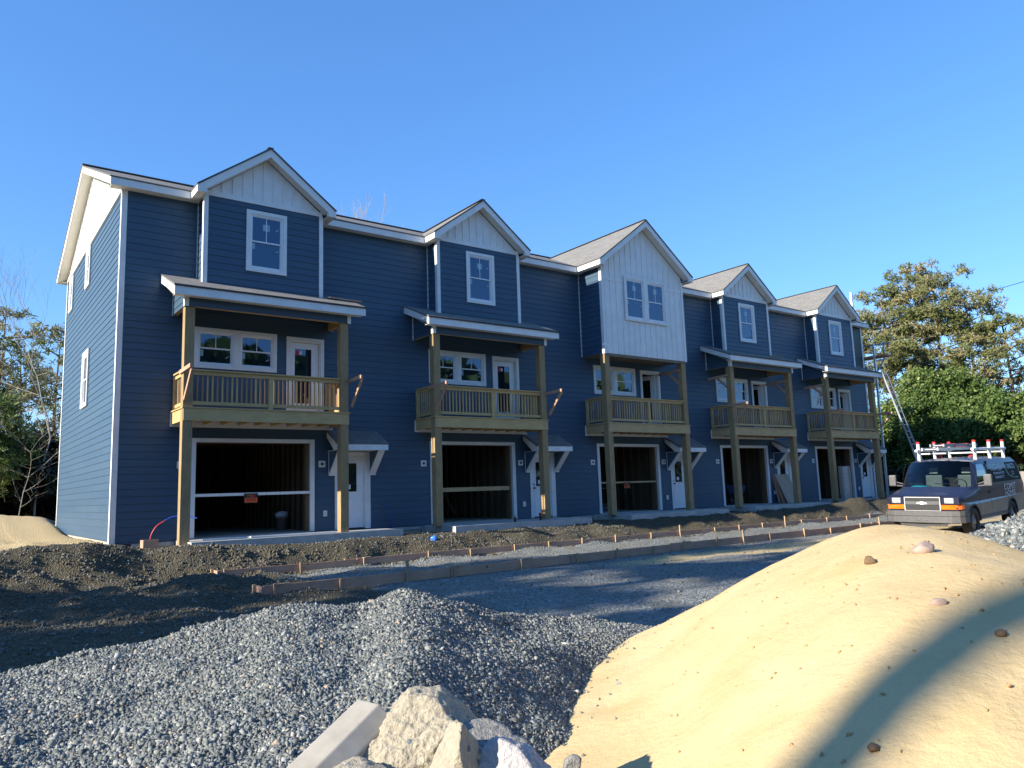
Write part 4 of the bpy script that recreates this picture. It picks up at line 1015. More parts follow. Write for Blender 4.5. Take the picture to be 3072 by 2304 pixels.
# ---- things at the houses
def text_mesh(body, size, name, mat, M, parent=None, extrude=.001):
    cu = bpy.data.curves.new(name, 'FONT'); cu.body = body; cu.size = size; cu.align_x = 'CENTER'; cu.align_y = 'CENTER'; cu.extrude = extrude; cu.resolution_u = 3
    t_ = bpy.data.objects.new("tmp", cu); COL.objects.link(t_); dg = bpy.context.evaluated_depsgraph_get(); me = bpy.data.meshes.new_from_object(t_.evaluated_get(dg)); bpy.data.objects.remove(t_)
    me.name = name; me.materials.clear(); me.materials.append(mat); me.transform(M)
    o = bpy.data.objects.new(name, me); COL.objects.link(o)
    if parent: o.parent = parent
    return o
def sign(x, y, z0, z1, w_, lab):
    mb = MB(); mb.box(-w_ / 2, 0, z0, w_ / 2, .006, z1); o = mb.build("warning_sign", BLACKP); o.location = Vector((x, y, 0)) * K; tag(o, lab, "sign", "no trespassing signs")
    zm = z0 + (z1 - z0) * .55
    RX = Matrix.Rotation(rad(90), 4, 'X')
    mb = MB(); mb.box(-w_ / 2 + .018, -.0022, z0 + .02, w_ / 2 - .018, -.0002, zm); mb.build("orange_block", ORANGE, o)
    text_mesh("NO", .10, "lettering", ORANGE, Matrix.Translation(Vector((0, -.001, (zm + z1) / 2)) * K) @ RX @ Matrix.Diagonal((1.2, 1, 1, 1)), o)
    text_mesh("TRESPASSING", .062, "lettering", BLACKP, Matrix.Translation(Vector((0, -.004, (z0 + .02 + zm) / 2)) * K) @ RX @ Matrix.Diagonal((.72, 1.7, 1, 1)), o)
sign(1.39, -.034, .752, .985, .33, "black and orange sign on the white board across the first garage")
sign(14.12, -.012, .79, .995, .30, "black and orange sign on the board across the middle garage")
# plywood sheets leaning beside the fourth entry
for i, (dx, lean, lab) in enumerate(((0, .52, "tan plywood sheet leaning in front, outermost of the stack by the fourth door"), (-.05, .36, "dark edged board leaning behind the tan plywood sheet"), (-.10, .22, "innermost board leaning on the wall behind the plywood"))):
    mb = MB(); x0 = 22.50 + dx; w_ = .92; h = 1.14
    mb.prism([(x0, -.05 - lean, -.01), (x0 + w_, -.05 - lean, -.01), (x0 + w_, -.045 - i * -.0, h), (x0, -.045, h)], (0, .018 + 0 * i, 0))
    o = mb.build("plywood_sheet", simple("plywood_%s" % "face", (.44, .33, .23), (.36, .27, .19), 5, (1, 1, .3)) if i == 0 else FORMW); o.location = (0, .024 * i * 1.0 if i else 0, 0); tag(o, lab, "plywood sheet", "boards leaning by the fourth door")
# roll of wire mesh
def mesh_roll():
    root = empty("wire_mesh_roll", (25.62, -1.25, -.02), label="tall roll of wire mesh standing before the fifth garage", cat="mesh roll")
    R0 = .23; h = 1.42; mb = MB()
    for k in range(22): 
        a = 2 * math.pi * k / 22; mb.tube([(R0 * math.cos(a), R0 * math.sin(a), .0), (R0 * math.cos(a), R0 * math.sin(a), h)], .0055, 4)
    for j in range(10):
        z = .01 + j * (h - .02) / 9; mb.tube([(R0 * math.cos(a), R0 * math.sin(a), z) for a in np.linspace(0, 2 * math.pi, 25)], .006, 4, False)
    for rr, nn in ((.20, 18), (.17, 14)):
        for k in range(nn): a = 2 * math.pi * k / nn + .1; mb.tube([(rr * math.cos(a), rr * math.sin(a), .01), (rr * math.cos(a), rr * math.sin(a), h - .01)], .005, 4)
    mb.build("wire_grid", METAL, root)
    mb = MB(); 
    for k in range(20):
        a = 2 * math.pi * k / 20; b = 2 * math.pi * (k + 1) / 20; q = .155
        mb.face([(q * math.cos(a), q * math.sin(a), .01), (q * math.cos(b), q * math.sin(b), .01), (q * math.cos(b), q * math.sin(b), h - .03), (q * math.cos(a), q * math.sin(a), h - .03)])
    mb.build("inner_wrap", ALU, root)
mesh_roll()
# wheelbarrow in the fourth garage
def wheelbarrow():
    root = empty("wheelbarrow", (20.75, .55, 0), (0, 0, .5), "blue tub wheelbarrow with two wheels inside the fourth garage", "wheelbarrow")
    mb = MB(); b = [(-.28, -.22, .42), (.28, -.22, .42), (.28, .22, .42), (-.28, .22, .42)]; tp = [(-.48, -.34, .78), (.42, -.34, .70), (.42, .34, .70), (-.48, .34, .78)]
    mb.face(b)
    for i in range(4): mb.face([b[i], b[(i + 1) % 4], tp[(i + 1) % 4], tp[i]])
    mb.build("tub", simple("blue_tub", (.03, .06, .14), rough=.5), root)
    for sy in (-.18, .18):
        mb = MB(); mb.tube([(-.25 + .19 * math.cos(a), sy, .19 + .19 * math.sin(a)) for a in np.linspace(0, 2 * math.pi, 17)], .035, 8, False); w1 = mb.build("wheel", BLACKP, root)
        mb = MB(); mb.tube([(-.25, sy - .03, .19), (-.25, sy + .03, .19)], .05, 10)
        for k in range(5): a = k * 2 * math.pi / 5; mb.bar((-.25, sy, .19), (-.25 + .17 * math.cos(a), sy, .19 + .17 * math.sin(a)), .02, .012)
        mb.build("hub", METAL, w1)
        mb = MB(); mb.bar((-.3, sy, .24), (.95, sy, .62), .035, .035); mb.bar((.32, sy, .42), (.38, sy, .0), .03, .03); mb.build("handle", STUDZ, root)
wheelbarrow()
# bucket with a bag in the first garage; workbench frame in the third
def bucket():
    root = empty("bucket", (3.0 - .1, 2.0, 0), None, "dark bucket holding a white bag inside the first garage", "bucket")
    mb = MB(); mb.tube([(0, 0, 0), (0, 0, .32)], [.14, .17], 18); mb.build("pail", simple("pail_plastic", (.14, .10, .07), rough=.5), root)
    o = rock("plastic_bag", (2.9, 2.0, .40), (.16, .13, .09), [], 71, LABELW, .16, 4, (0, 0, .5)); 
    tag(o, "crumpled white bag on top of the dark bucket in the first garage", "bag")
bucket()
def bench():
    root = empty("work_table", (15.05, 2.6, 0), None, "light wooden frame of a small work table in the third garage", "table")
    for x in (-.42, .42):
        for y in (-.25, .25): mb = MB(); mb.box(x - .02, y - .02, 0, x + .02, y + .02, .80); mb.build("leg", STAKEW, root)
    mb = MB(); mb.box(-.46, -.29, .80, .46, .29, .84); mb.build("table_top", STAKEW, root)
    mb = MB(); mb.box(-.40, -.27, .2, .40, -.232, .25); mb.build("crossbar", STAKEW, root)
    mb = MB(); mb.box(14.72, 2.2, 0, 15.32, 2.5, .17); tag(mb.build("material_box", simple("cardboard_grey", (.22, .26, .24), (.17, .2, .19), 6), bevel=.004), "low grey box on the floor before the work table", "box")
bench()
# pipes and tubes by the first house
def curve_tube(name, pts, r, mat, lab, cat):
    P_ = [Vector(p) for p in pts]; out = []
    for i in range(len(P_) - 1):
        p0, p1, p2, p3 = P_[max(i - 1, 0)], P_[i], P_[i + 1], P_[min(i + 2, len(P_) - 1)]
        for t in np.linspace(0, 1, 8)[:-1]: out.append(.5 * ((2 * p1) + (-p0 + p2) * t + (2 * p0 - 5 * p1 + 4 * p2 - p3) * t * t + (-p0 + 3 * p1 - 3 * p2 + p3) * t ** 3))
    out.append(P_[-1]); mb = MB(); mb.tube(out, r, 6); return tag(mb.build(name, mat, smooth=True), lab, cat)
curve_tube("water_tube", [(-.90, -.35, -.1), (-.88, -.36, .12), (-.78, -.38, .32), (-.62, -.42, .44)], .013, REDT, "red tubing rising out of the ground by the first post", "tube")
curve_tube("water_tube", [(-.615, -.42, .444), (-.45, -.46, .52), (-.2, -.60, .52), (-.02, -.75, .47)], .013, BLUEP, "blue tubing arching over to the first garage", "tube")
curve_tube("water_tube", [(5.15, -.10, -.1), (5.08, -.10, .25), (4.98, -.08, .55), (5.02, -.06, .62)], .011, BLUEP, "thin blue tubing standing against the wall left of the second garage", "tube")
mb = MB(); mb.box(-1.12, -.82, -.2, -.82, -.52, .055); o = mb.build("valve_box", FORMW); tag(o, "small square wooden valve box in the soil beside the first post", "valve box")
mb = MB(); mb.box(-1.09, -.79, .056, -.85, -.55, .062); mb.build("lid", DARKW, o)
for x, y, c, lab in ((8.17, -1.55, simple("grey_pipe_cap", (.35, .36, .36)), "short grey pipe stub at the edge of the second concrete apron"), (9.15, -1.45, REDP, "short red capped pipe stub before the second entry door")):
    mb = MB(); mb.tube([(x, y, -.03), (x, y, .12)], .035, 12); o = mb.build("pipe_stub", BLACKP); mb = MB(); mb.tube([(x, y, .121), (x, y, .19)], .045, 12); mb.build("cap", c, o); tag(o, lab, "pipe stub")
x, y = 5.2, -2.15; rock("plastic_ball", (x, y, gz(x, y) + .06), (.07, .07, .07), [], 81, simple("blue_plastic", (.05, .20, .65), rough=.2), .01, 3, label="small bright blue crumpled plastic on the bank before the second house", cat="litter")
# boards left on the porch roof and on the apron
mb = MB(); mb.bar((3.10, -.62, 5.90), (3.98, -.70, 5.88), .09, .038); tag(mb.build("loose_board", FORMW), "short board lying on the shingles at the right end of the first porch roof", "board")
mb = MB(); mb.bar((3.05, -.78, 5.87), (3.55, -.60, 5.92), .05, .03); tag(mb.build("loose_board", STAKEW), "pale offcut lying crosswise under the board on the first porch roof", "board")
mb = MB(); mb.bar((.05, -1.02, -.004), (1.0, -1.0, -.004), .07, .03); tag(mb.build("loose_board", WHITE), "thin white trim offcut on the left end of the first concrete apron", "board")
mb = MB(); mb.bar((1.1, -.92, -.004), (3.15, -.93, -.004), .09, .03); tag(mb.build("loose_board", WHITE), "long white trim board lying on the first apron before the garage", "board")
mb = MB(); mb.bar((20.2 + 1.6, -.72, 5.86), (22.6, -.78, 5.84), .09, .038); tag(mb.build("loose_board", STAKEW), "board lying on the fourth house's porch roof", "board")

# ---- ladders
def ladder(A, B_, width, rung, mat_lo, mat_hi, split, lab, cat="ladder", side=None):
    A = Vector(A); B_ = Vector(B_); d = (B_ - A).normalized(); L = (B_ - A).length; sd = (side or Vector((1, 0, 0))); sd = (sd - d * sd.dot(d)).normalized() * (width / 2)
    root = empty("ladder", A, label=lab, cat=cat)
    def put(m, n, mt): o = m.build(n, mt, root); o.matrix_parent_inverse = Matrix.Translation(-root.location); return o
    S = A + d * (L * split)
    for s in (-1, 1):
        m = MB(); m.bar(A + sd * s, S + sd * s, .035, .075); put(m, "side_rail", mat_lo)
        m = MB(); m.bar(S - d * .35 + sd * s * .86, B_ + sd * s * .86, .032, .07); put(m, "fly_rail", mat_hi)
    m = MB(); k = 0
    while (k + .5) * rung < L: p = A + d * ((k + .5) * rung); m.tube([p - sd * .9, p + sd * .9], .016, 6); k += 1
    put(m, "rungs", ALU)
    return root
ladder((29.62, -3.05, gz(29.6, -3.05)), (29.26, -1.47, 5.62), .42, .30, ALU, GREYL, .42, "long extension ladder leaning against the last porch roof behind the van", side=Vector((1, 0, 0)))

# scaffold at the far end of the row: pole, braces and platform
def scaffold():
    root = empty("scaffold", (31.0, -.1, -.2), label="grey wall scaffold with a tall white pole at the far end of the row", cat="scaffold")
    def put(m, n, mt): o = m.build(n, mt, root); o.matrix_parent_inverse = Matrix.Translation(-root.location)
    for y in (.55,): m = MB(); m.box(30.78, y - .05, gz(30.8, y), 30.88, y + .05, 9.95); put(m, "pole", WHITEP)
    for y in (-.35, 1.4): 
        m = MB(); m.box(30.70, y - .045, -.2, 30.78, y + .045, 7.2); put(m, "pole", ALU)
        m = MB(); m.bar((30.74, y, 6.35), (31.75, y, 6.55), .05, .07); m.bar((30.76, y, 5.75), (31.6, y, 6.50), .04, .04); put(m, "bracket", GREYL)
        m = MB(); m.bar((31.68, y, 6.5), (31.72, y, 7.35), .04, .04); put(m, "guard_post", GREYL)
    m = MB(); m.box(30.85, -.8, 6.60, 31.62, 2.2, 6.66); put(m, "platform", FORMW)
    m = MB(); m.bar((31.72, -.7, 7.3), (31.72, 2.1, 7.3), .035, .06); put(m, "guard_rail", GREYL)
scaffold()

# ---- fence behind the van, in two stretches
def fence(A, B_, h, lab, mat, post=True):
    A = Vector(A); B_ = Vector(B_); d = (B_ - A); L = d.length; d.normalize(); root = empty("wooden_fence", A, label=lab, cat="fence")
    def put(m, n, mt): o = m.build(n, mt, root); o.matrix_parent_inverse = Matrix.Translation(-root.location)
    m = MB(); x = 0; rg = random.Random(int(L * 10)); nrm = Vector((-d.y, d.x, 0))
    while x < L:
        p = A + d * x; q = A + d * min(x + .145, L); o = nrm * rg.uniform(-.006, .006); z = h + rg.uniform(-.02, .02)
        m.prism([p + o, q + o, q + o + Vector((0, 0, z)), p + o + Vector((0, 0, z))], nrm * .02); x += .155
    put(m, "pickets", mat); m = MB()
    for z in (.3, h - .35): m.bar(A + Vector((0, 0, z)) + nrm * .05, B_ + Vector((0, 0, z)) + nrm * .05, .04, .09)
    put(m, "rails", mat)
FW = simple("weathered_fence", (.62, .52, .42), (.52, .42, .33), 4, (3, 3, .4), rough=.85)
fence((38.5, 15.0, gz(40, 8) - .1), (52.0, 4.6, gz(50, 5) - .3), 1.55, "tan wooden fence under the trees at the far end of the row", FW)
fence((27.2, -6.2, gz(27, -6) - .25), (34.0, -10.0, gz(33, -10) - .2), 1.70, "pale wooden fence behind the rear of the van", FW)
# red machine half hidden between the last post and the van
def machine():
    root = empty("lift_machine", (33.2, -2.2, gz(33, -2)), label="red lifting machine half hidden between the last post and the van", cat="machine")
    def put(m, n, mt): o = m.build(n, mt, root)
    m = MB(); m.box(-1.25, -.12, .15, -1.05, .12, 1.75); put(m, "mast", REDP)
    m = MB(); m.bar((-1.0, 0, .55), (.55, -.35, 1.25), .22, .24); m.bar((.45, -.3, 1.2), (1.1, -.5, 1.62), .20, .22); put(m, "boom", REDP)
    m = MB(); m.box(-.9, -.5, .25, 1.5, .5, .62); put(m, "chassis", BLACKP)
    m = MB(); m.bar((-1.6, -.2, .98), (.9, -.4, 1.02), .06, .05); put(m, "tie_bar", BLACKP)
    for x in (-.5, 1.1):
        m = MB(); m.tube([(x, -.62, .32), (x, -.42, .32)], .32, 18); put(m, "wheel", BLACKP); m = MB(); m.tube([(x, -.64, .32), (x, -.621, .32)], .15, 14); put(m, "hub", ALU)
    m = MB(); m.box(.2, -.45, .63, 1.0, .3, 1.35); put(m, "cab", BLACKP)
machine()

# ---- power lines
def wire(a, b, sag, lab):
    a = Vector(a); b = Vector(b); pts = [a.lerp(b, t) - Vector((0, 0, sag * 4 * t * (1 - t))) for t in np.linspace(0, 1, 24)]; mb = MB(); mb.tube(pts, .013, 4); tag(mb.build("power_line", BLACKP), lab, "power line", "wires crossing the sky on the right")
wire((24.5, -13.2, 7.75), (57.0, 14.5, 14.0), .3, "upper thin wire slanting down behind the pines on the right")
wire((24.5, -12.0, 5.75), (57.0, 12.0, 10.4), .3, "lower thin wire slanting over the green trees on the right")

# ================================================================== THE VAN (metres, x rearwards, -y the driver's side)
def mk_paint(name, c, rough=.35, metal=0, coat=.15):
    m, t, b = new_mat(name); v = coords(t); n = noise(t, v, 3, 5); b.inputs['Coat Weight'].default_value = coat; b.inputs['Coat Roughness'].default_value = .06; b.inputs['Specular IOR Level'].default_value = .25
    t.links.new(ramp(t, n, [(.3, c), (.75, tuple(x * 1.25 + .01 for x in c))]), b.inputs['Base Color']); b.inputs['Roughness'].default_value = rough; b.inputs['Metallic'].default_value = metal
    n2 = noise(t, v, 14, 5, .7); t.links.new(ramp(t, n2, [(.4, (.08,) * 3), (.8, (.30,) * 3)]), b.inputs['Coat Roughness']); return m
NAVY = mk_paint("navy_paint", (.009, .012, .032)); BRONZE = mk_paint("grey_lower_paint", (.17, .155, .135), .35, .4); BUMP = simple("grey_bumper", (.105, .10, .098), (.08, .078, .076), 10, rough=.55)
CHROME = simple("chrome", (.75, .75, .76), rough=.12, metal=1); TYRE = simple("tyre_rubber", (.022, .021, .020), (.035, .033, .03), 20, rough=.85); AMBER = simple("amber_lens", (.90, .20, .01), (.80, .15, .01), 20, rough=.15, spec=.7)
m_, t_, b_ = new_mat("windshield_glass"); b_.inputs['Base Color'].default_value = (.9, .95, .92, 1); b_.inputs['Roughness'].default_value = .0; b_.inputs['IOR'].default_value = 1.45
mix_ = nd(t_, "ShaderNodeMixShader"); tr_ = nd(t_, "ShaderNodeBsdfTransparent"); tr_.inputs[0].default_value = (.52, .62, .60, 1); gl_ = nd(t_, "ShaderNodeBsdfGlossy"); gl_.inputs['Roughness'].default_value = .02
fr_ = nd(t_, "ShaderNodeFresnel"); fr_.inputs[0].default_value = 1.28; out_ = [n for n in t_.nodes if n.type == 'OUTPUT_MATERIAL'][0]
t_.links.new(fr_.outputs[0], mix_.inputs[0]); t_.links.new(tr_.outputs[0], mix_.inputs[1]); t_.links.new(gl_.outputs[0], mix_.inputs[2]); t_.links.new(mix_.outputs[0], out_.inputs[0]); WSG = m_
LENS = simple("headlight_lens", (.50, .51, .48), (.22, .23, .22), 40, rough=.12, spec=.8); SEAT = simple("grey_seat", (.16, .16, .17), (.12, .12, .13), 8); DASH = simple("tan_dash", (.40, .42, .36), (.34, .36, .30), 6, rough=.7)
def van():
    root = empty("cargo_van", label="dark navy cargo van with a white roof rack parked facing left", cat="van")
    root.location = (15.33 * K, -9.17 * K, -.665 * K); root.rotation_euler = (rad(1.4), rad(-1.3), .100)
    def put(m, n, mt, par=root, smooth=False, bevel=0): return m.build(n, mt, par, scale=1, smooth=smooth, bevel=bevel)
    L = 5.68
    # stations: (x, [ (y,z,dx) from belt to roof centre ]) ; lower body is separate
    W1 = .985
    def sect(x, pts): return [(x + p[2] if len(p) > 2 else x, p[0], p[1]) for p in pts]
    hood = lambda x, w_, z: sect(x, [(w_, .93), (w_ + .005, z - .14), (w_ - .03, z - .05), (w_ - .10, z - .012), (w_ - .26, z + .005), (w_ - .52, z + .018), (.18, z + .026), (0, z + .028)])
    S = [hood(.02, .90, 1.06), hood(.10, .935, 1.10), hood(.35, .962, 1.155), hood(.70, .975, 1.215),
         sect(1.02, [(.983, .93), (.985, 1.18), (.972, 1.225, .24), (.94, 1.255, .19), (.87, 1.28, .12), (.60, 1.292, .0), (.28, 1.297, -.05), (0, 1.298, -.07)])]
    cab = lambda x, s=1.0, dz=0: sect(x, [(W1, .93), (W1, 1.20), (.965 * s, 1.32 + dz), (.90 * s, 1.70 + dz), (.825 * s, 1.93 + dz), (.755 * s, 2.005 + dz), (.36, 2.045 + dz), (0, 2.055 + dz)])
    top = sect(1.62, [(W1, .93), (W1, 1.20), (.960, 1.36, -.26), (.855, 1.86, -.03), (.765, 1.955, -.03), (.56, 1.975, -.04), (.30, 1.99, -.05), (0, 1.998, -.06)])
    S += [top, cab(1.90, 1, .0), cab(2.6, 1, .02), cab(4.2, 1, .02), cab(5.35, 1, .01), sect(L, [(.965, .93), (.965, 1.2), (.93, 1.34), (.86, 1.70), (.78, 1.90), (.70, 1.96), (.35, 1.99), (0, 2.0)])]
    mb = MB(); wsf = []
    for side in (1, -1):
        for a, b in zip(S, S[1:]):
            for i in range(len(a) - 1):
                q = [a[i], b[i], b[i + 1], a[i + 1]]; q = [(p[0], p[1] * side, p[2]) for p in q]
                if a is S[4] and i >= 4: wsf.append((side, i, q)); continue
                if a is S[4] and i in (1, 2) : pass
                mb.face(q)
        mb.face([(p[0], p[1] * side, p[2]) for p in S[-1]] + [(L, 0, .93)])
    body = put(mb, "body", NAVY); me = body.data; bm = bmesh.new(); bm.from_mesh(me); bmesh.ops.remove_doubles(bm, verts=bm.verts, dist=.0005); bmesh.ops.recalc_face_normals(bm, faces=bm.faces); bm.to_mesh(me); bm.free(); me.shade_smooth(); me.set_sharp_from_angle(angle=rad(32))
    g = MB()
    for side, i, q in wsf: g.face(q)
    ws = put(g, "windshield", WSG); bm = bmesh.new(); bm.from_mesh(ws.data); bmesh.ops.remove_doubles(bm, verts=bm.verts, dist=.0005); bmesh.ops.recalc_face_normals(bm, faces=bm.faces); bm.to_mesh(ws.data); bm.free(); ws.data.shade_smooth()
    # lower sides with wheel arches
    wx = (.86, .86 + 3.43); WR = .375; AR = .45
    for side in (1, -1):
        pl_ = [(.12, .93), (.12, .45)]
        for cx in wx:
            a0 = math.asin((.40 - WR) / AR) if .40 > WR else 0
            pl_.append((cx - AR * math.cos(a0), .40))
            for k in range(1, 14): a = math.pi - a0 - (math.pi - 2 * a0) * k / 14; pl_.append((cx + AR * math.cos(a), WR + AR * math.sin(a)))
            pl_.append((cx + AR * math.cos(a0), .40))
        pl_ += [(5.6, .42), (L - .02, .93)]
        m = MB(); m.prism([(x, side * (W1 - (.02 * max(0, (.60 - z) / .2)) - (.06 if x < .2 else 0)), z) for x, z in pl_], (0, -side * .02, 0)); put(m, "lower_side", BRONZE)
        m = MB(); m.prism([(x, side * (W1 + .012), z) for x, z in ((1.36, .44), (3.78, .44), (3.78, .50), (1.36, .50))], (0, -side * .03, 0)); put(m, "sill", BUMP)
        for cx in wx:
            m = MB()
            for k in range(14):
                a = math.pi * k / 14; b = math.pi * (k + 1) / 14
                for r0, r1, y0, y1 in ((AR - .012, AR + .035, W1 + .010, W1 + .010), (AR - .012, AR - .012, W1 + .010, .62)):
                    m.face([(cx + r0 * math.cos(a), side * y0, WR + r0 * math.sin(a)), (cx + r1 * math.cos(a), side * y1, WR + r1 * math.sin(a)), (cx + r1 * math.cos(b), side * y1, WR + r1 * math.sin(b)), (cx + r0 * math.cos(b), side * y0, WR + r0 * math.sin(b))])
            put(m, "wheel_arch", BLACKP)
            tr = MB(); R_ = WR
            prof = [(R_ * .60, .965), (R_ * .72, .985), (R_ * .93, .985), (R_, .955), (R_, .775), (R_ * .9, .745), (R_ * .6, .75)]; n = 36; base = []
            for k in range(n):
                a = 2 * math.pi * k / n; base.append([(cx + r * math.cos(a), side * y, WR + r * math.sin(a)) for r, y in prof])
            for k in range(n):
                p, q = base[k], base[(k + 1) % n]
                for i in range(len(prof)): tr.face([p[i], q[i], q[(i + 1) % len(prof)], p[(i + 1) % len(prof)]])
            ty = put(tr, "wheel", TYRE)
            ty.data.shade_smooth(); ty.data.set_sharp_from_angle(angle=rad(40))
            rm = MB(); rm.tube([(cx, side * .80, WR), (cx, side * .935, WR)], R_ * .60, 28); rm.tube([(cx, side * .9351, WR), (cx, side * .975, WR)], [R_ * .24, R_ * .17], 18); put(rm, "rim", simple("steel_rim", (.30, .30, .30), (.22, .22, .21), 12, rough=.4, metal=.7), ty)
            hm = MB()
            for k in range(8): a = 2 * math.pi * k / 8; hm.tube([(cx + .155 * math.cos(a), side * .9352, WR + .155 * math.sin(a)), (cx + .155 * math.cos(a), side * .938, WR + .155 * math.sin(a))], .026, 8)
            put(hm, "rim_holes", BLACKP, ty)
    # floor pan, dark underside and engine bay
    m = MB(); m.box(.25, -.78, .36, 5.5, .78, .50); put(m, "underbody", BLACKP)
    m = MB(); m.box(.04, -.86, .62, .16, .86, .925); put(m, "nose_panel", NAVY)
    # front end
    m = MB(); m.box(-.005, -.445, .70, .035, .445, 1.065); put(m, "grille", BLACKP)
    m = MB()
    for z in np.arange(.725, .86, .018): m.box(-.009, -.42, z, -.0055, .42, z + .006)
    for z in np.arange(.965, 1.04, .018): m.box(-.009, -.42, z, -.0055, .42, z + .006)
    for y in np.arange(-.41, .42, .022): m.box(-.008, y, .715, -.006, y + .005, .86); m.box(-.008, y, .955, -.006, y + .005, 1.045)
    put(m, "grille_mesh", simple("grille_grid", (.035, .035, .035)))
    m = MB(); m.box(-.022, -.43, .862, -.0055, .43, .952); put(m, "grille_bar", BUMP, bevel=.006)
    m = MB(); m.box(-.018, -.452, 1.047, .02, .452, 1.068).box(-.018, -.452, .70, .02, -.432, 1.047).box(-.018, .432, .70, .02, .452, 1.047).box(-.018, -.432, .70, .02, .432, .712); put(m, "grille_frame", simple("bright_trim", (.62, .58, .58), rough=.3))
    em = MB(); em.prism([(-.024, -.115, .905 + .0), (-.024, -.135, .882), (-.024, -.045, .882), (-.024, -.045, .868), (-.024, .045, .868), (-.024, .045, .888), (-.024, .135, .888), (-.024, .115, .93), (-.024, .045, .93), (-.024, .045, .946), (-.024, -.045, .946), (-.024, -.045, .925), (-.024, -.115, .925)], (-.014, 0, 0)); put(em, "emblem", simple("emblem_silver", (.85, .84, .82), rough=.3))
    for s in (-1, 1):
        y0, y1 = (.47 * s, .90 * s) if s > 0 else (-.90, -.47)
        m = MB(); m.box(.0, min(y0, y1), .875, .07, max(y0, y1), 1.062); h = put(m, "headlight", NAVY)
        m = MB(); c = .66 * s; m.box(-.012, c - .115, .90, .012, c + .115, 1.045); put(m, "lens", LENS, h, bevel=.02)
        m = MB(); m.prism([(-.014, .455 * s, .745), (-.014, .455 * s, .865), (-.006, .84 * s, .865), (.05, .915 * s, .862), (.20, .955 * s, .855), (.20, .955 * s, .76), (.05, .92 * s, .748), (-.006, .84 * s, .745)] , (.02, -.004 * s, 0)); put(m, "turn_signal", AMBER)
    # bumper wrapped round the corners
    def wrapped(z0, z1, out, name, mt, xo=0):
        prof = [(.42, -.995 - out), (.10, -.985 - out), (-.02, -.90 - out), (-.075 - xo, -.72), (-.10 - xo, -.35), (-.105 - xo, 0), (-.10 - xo, .35), (-.075 - xo, .72), (-.02, .90 + out), (.10, .985 + out), (.42, .995 + out)]
        m = MB()
        for (xa, ya), (xb, yb) in zip(prof, prof[1:]):
            m.face([(xa, ya, z0), (xb, yb, z0), (xb, yb, z1), (xa, ya, z1)]); m.face([(xa, ya, z1), (xb, yb, z1), (xb + .12, yb * .93, z1), (xa + .12, ya * .93, z1)]); m.face([(xa, ya, z0), (xb, yb, z0), (xb + .12, yb * .93, z0), (xa + .12, ya * .93, z0)])
        return put(m, name, mt)
    wrapped(.575, .705, .0, "bumper_top", BUMP); wrapped(.40, .562, .004, "bumper", BUMP, .012); wrapped(.561, .576, -.004, "bumper_groove", CHROME if False else BLACKP, -.008)
    m = MB(); m.prism([(-.04, -.62, .41), (-.04, .62, .41), (.0, .56, .30), (.0, -.56, .30)], (.03, 0, 0)); put(m, "air_dam", BUMP)
    m = MB(); m.prism([(-.124, -.16, .455), (-.124, -.08, .475), (-.124, -.08, .46), (-.124, -.16, .44)], (.01, 0, 0)); m.prism([(-.124, .06, .455), (-.124, .14, .475), (-.124, .14, .46), (-.124, .06, .44)], (.01, 0, 0)); put(m, "tow_slots", CHROME)
    # hood seam, wipers
    m = MB(); m.tube([(.03, -.44, 1.088), (.03, .44, 1.088)], .006, 6); put(m, "hood_edge", CHROME)
    for y0, y1 in ((-.62, .02), (.05, .68)): m = MB(); m.tube([(.95, y0, 1.315), (1.10, (y0 + y1) / 2, 1.375), (1.12, y1, 1.372)], .010, 6); put(m, "wiper", BLACKP)
    # side glass and door seams; driver's side lettering
    def side_pt(x, z, s, o=.004):
        ys = [(.93, W1), (1.20, W1), (1.33, .965), (1.71, .90), (1.94, .825), (2.01, .755)]
        y = np.interp(z, [a for a, _ in ys], [b for _, b in ys]); return (x, s * (float(y) + o), z)
    for s in (-1, 1):
        m = MB(); q = [(1.36, 1.335), (2.28, 1.335), (2.28, 1.84), (1.74, 1.86), (1.66, 1.80)]
        zz = sorted({p[1] for p in q}); m.face([side_pt(1.36, 1.335, s), side_pt(2.28, 1.335, s), side_pt(2.28, 1.6, s), side_pt(1.53, 1.6, s)]); m.face([side_pt(1.53, 1.6, s), side_pt(2.28, 1.6, s), side_pt(2.28, 1.71, s), side_pt(1.60, 1.71, s)]); m.face([side_pt(1.60, 1.71, s), side_pt(2.28, 1.71, s), side_pt(2.28, 1.87, s), side_pt(1.74, 1.87, s)])
        put(m, "side_window", GLASS)
        m = MB()
        for x in (1.33, 2.36, 3.9):
            for za, zb in ((.62, 1.2), (1.2, 1.33), (1.33, 1.71), (1.71, 1.93)): m.prism([side_pt(x, za, s, .003), side_pt(x + .012, za, s, .003), side_pt(x + .012, zb, s, .003), side_pt(x, zb, s, .003)], (0, -s * .002, 0))
        put(m, "door_seam", BLACKP)
        m = MB(); a = side_pt(2.18, 1.10, s); m.box(a[0], min(a[1], a[1] + s * .03), 1.08, a[0] + .13, max(a[1], a[1] + s * .03), 1.12); put(m, "door_handle", BLACKP)
        # mirror
        m = MB(); yb = s * 1.13; m.box(1.30, min(yb, yb + s * .20), 1.30, 1.42, max(yb, yb + s * .20), 1.62); mr = put(m, "side_mirror", BUMP, bevel=.035)
        m = MB(); m.tube([(1.40, s * .98, 1.30), (1.36, s * 1.16, 1.32)], .022, 8); m.tube([(1.40, s * .975, 1.36), (1.36, s * 1.16, 1.42)], .018, 8); put(m, "mirror_arm", BUMP, mr)
        # dark film over the cargo sides
        m = MB(); zz = [1.34, 1.5, 1.71, 1.88]
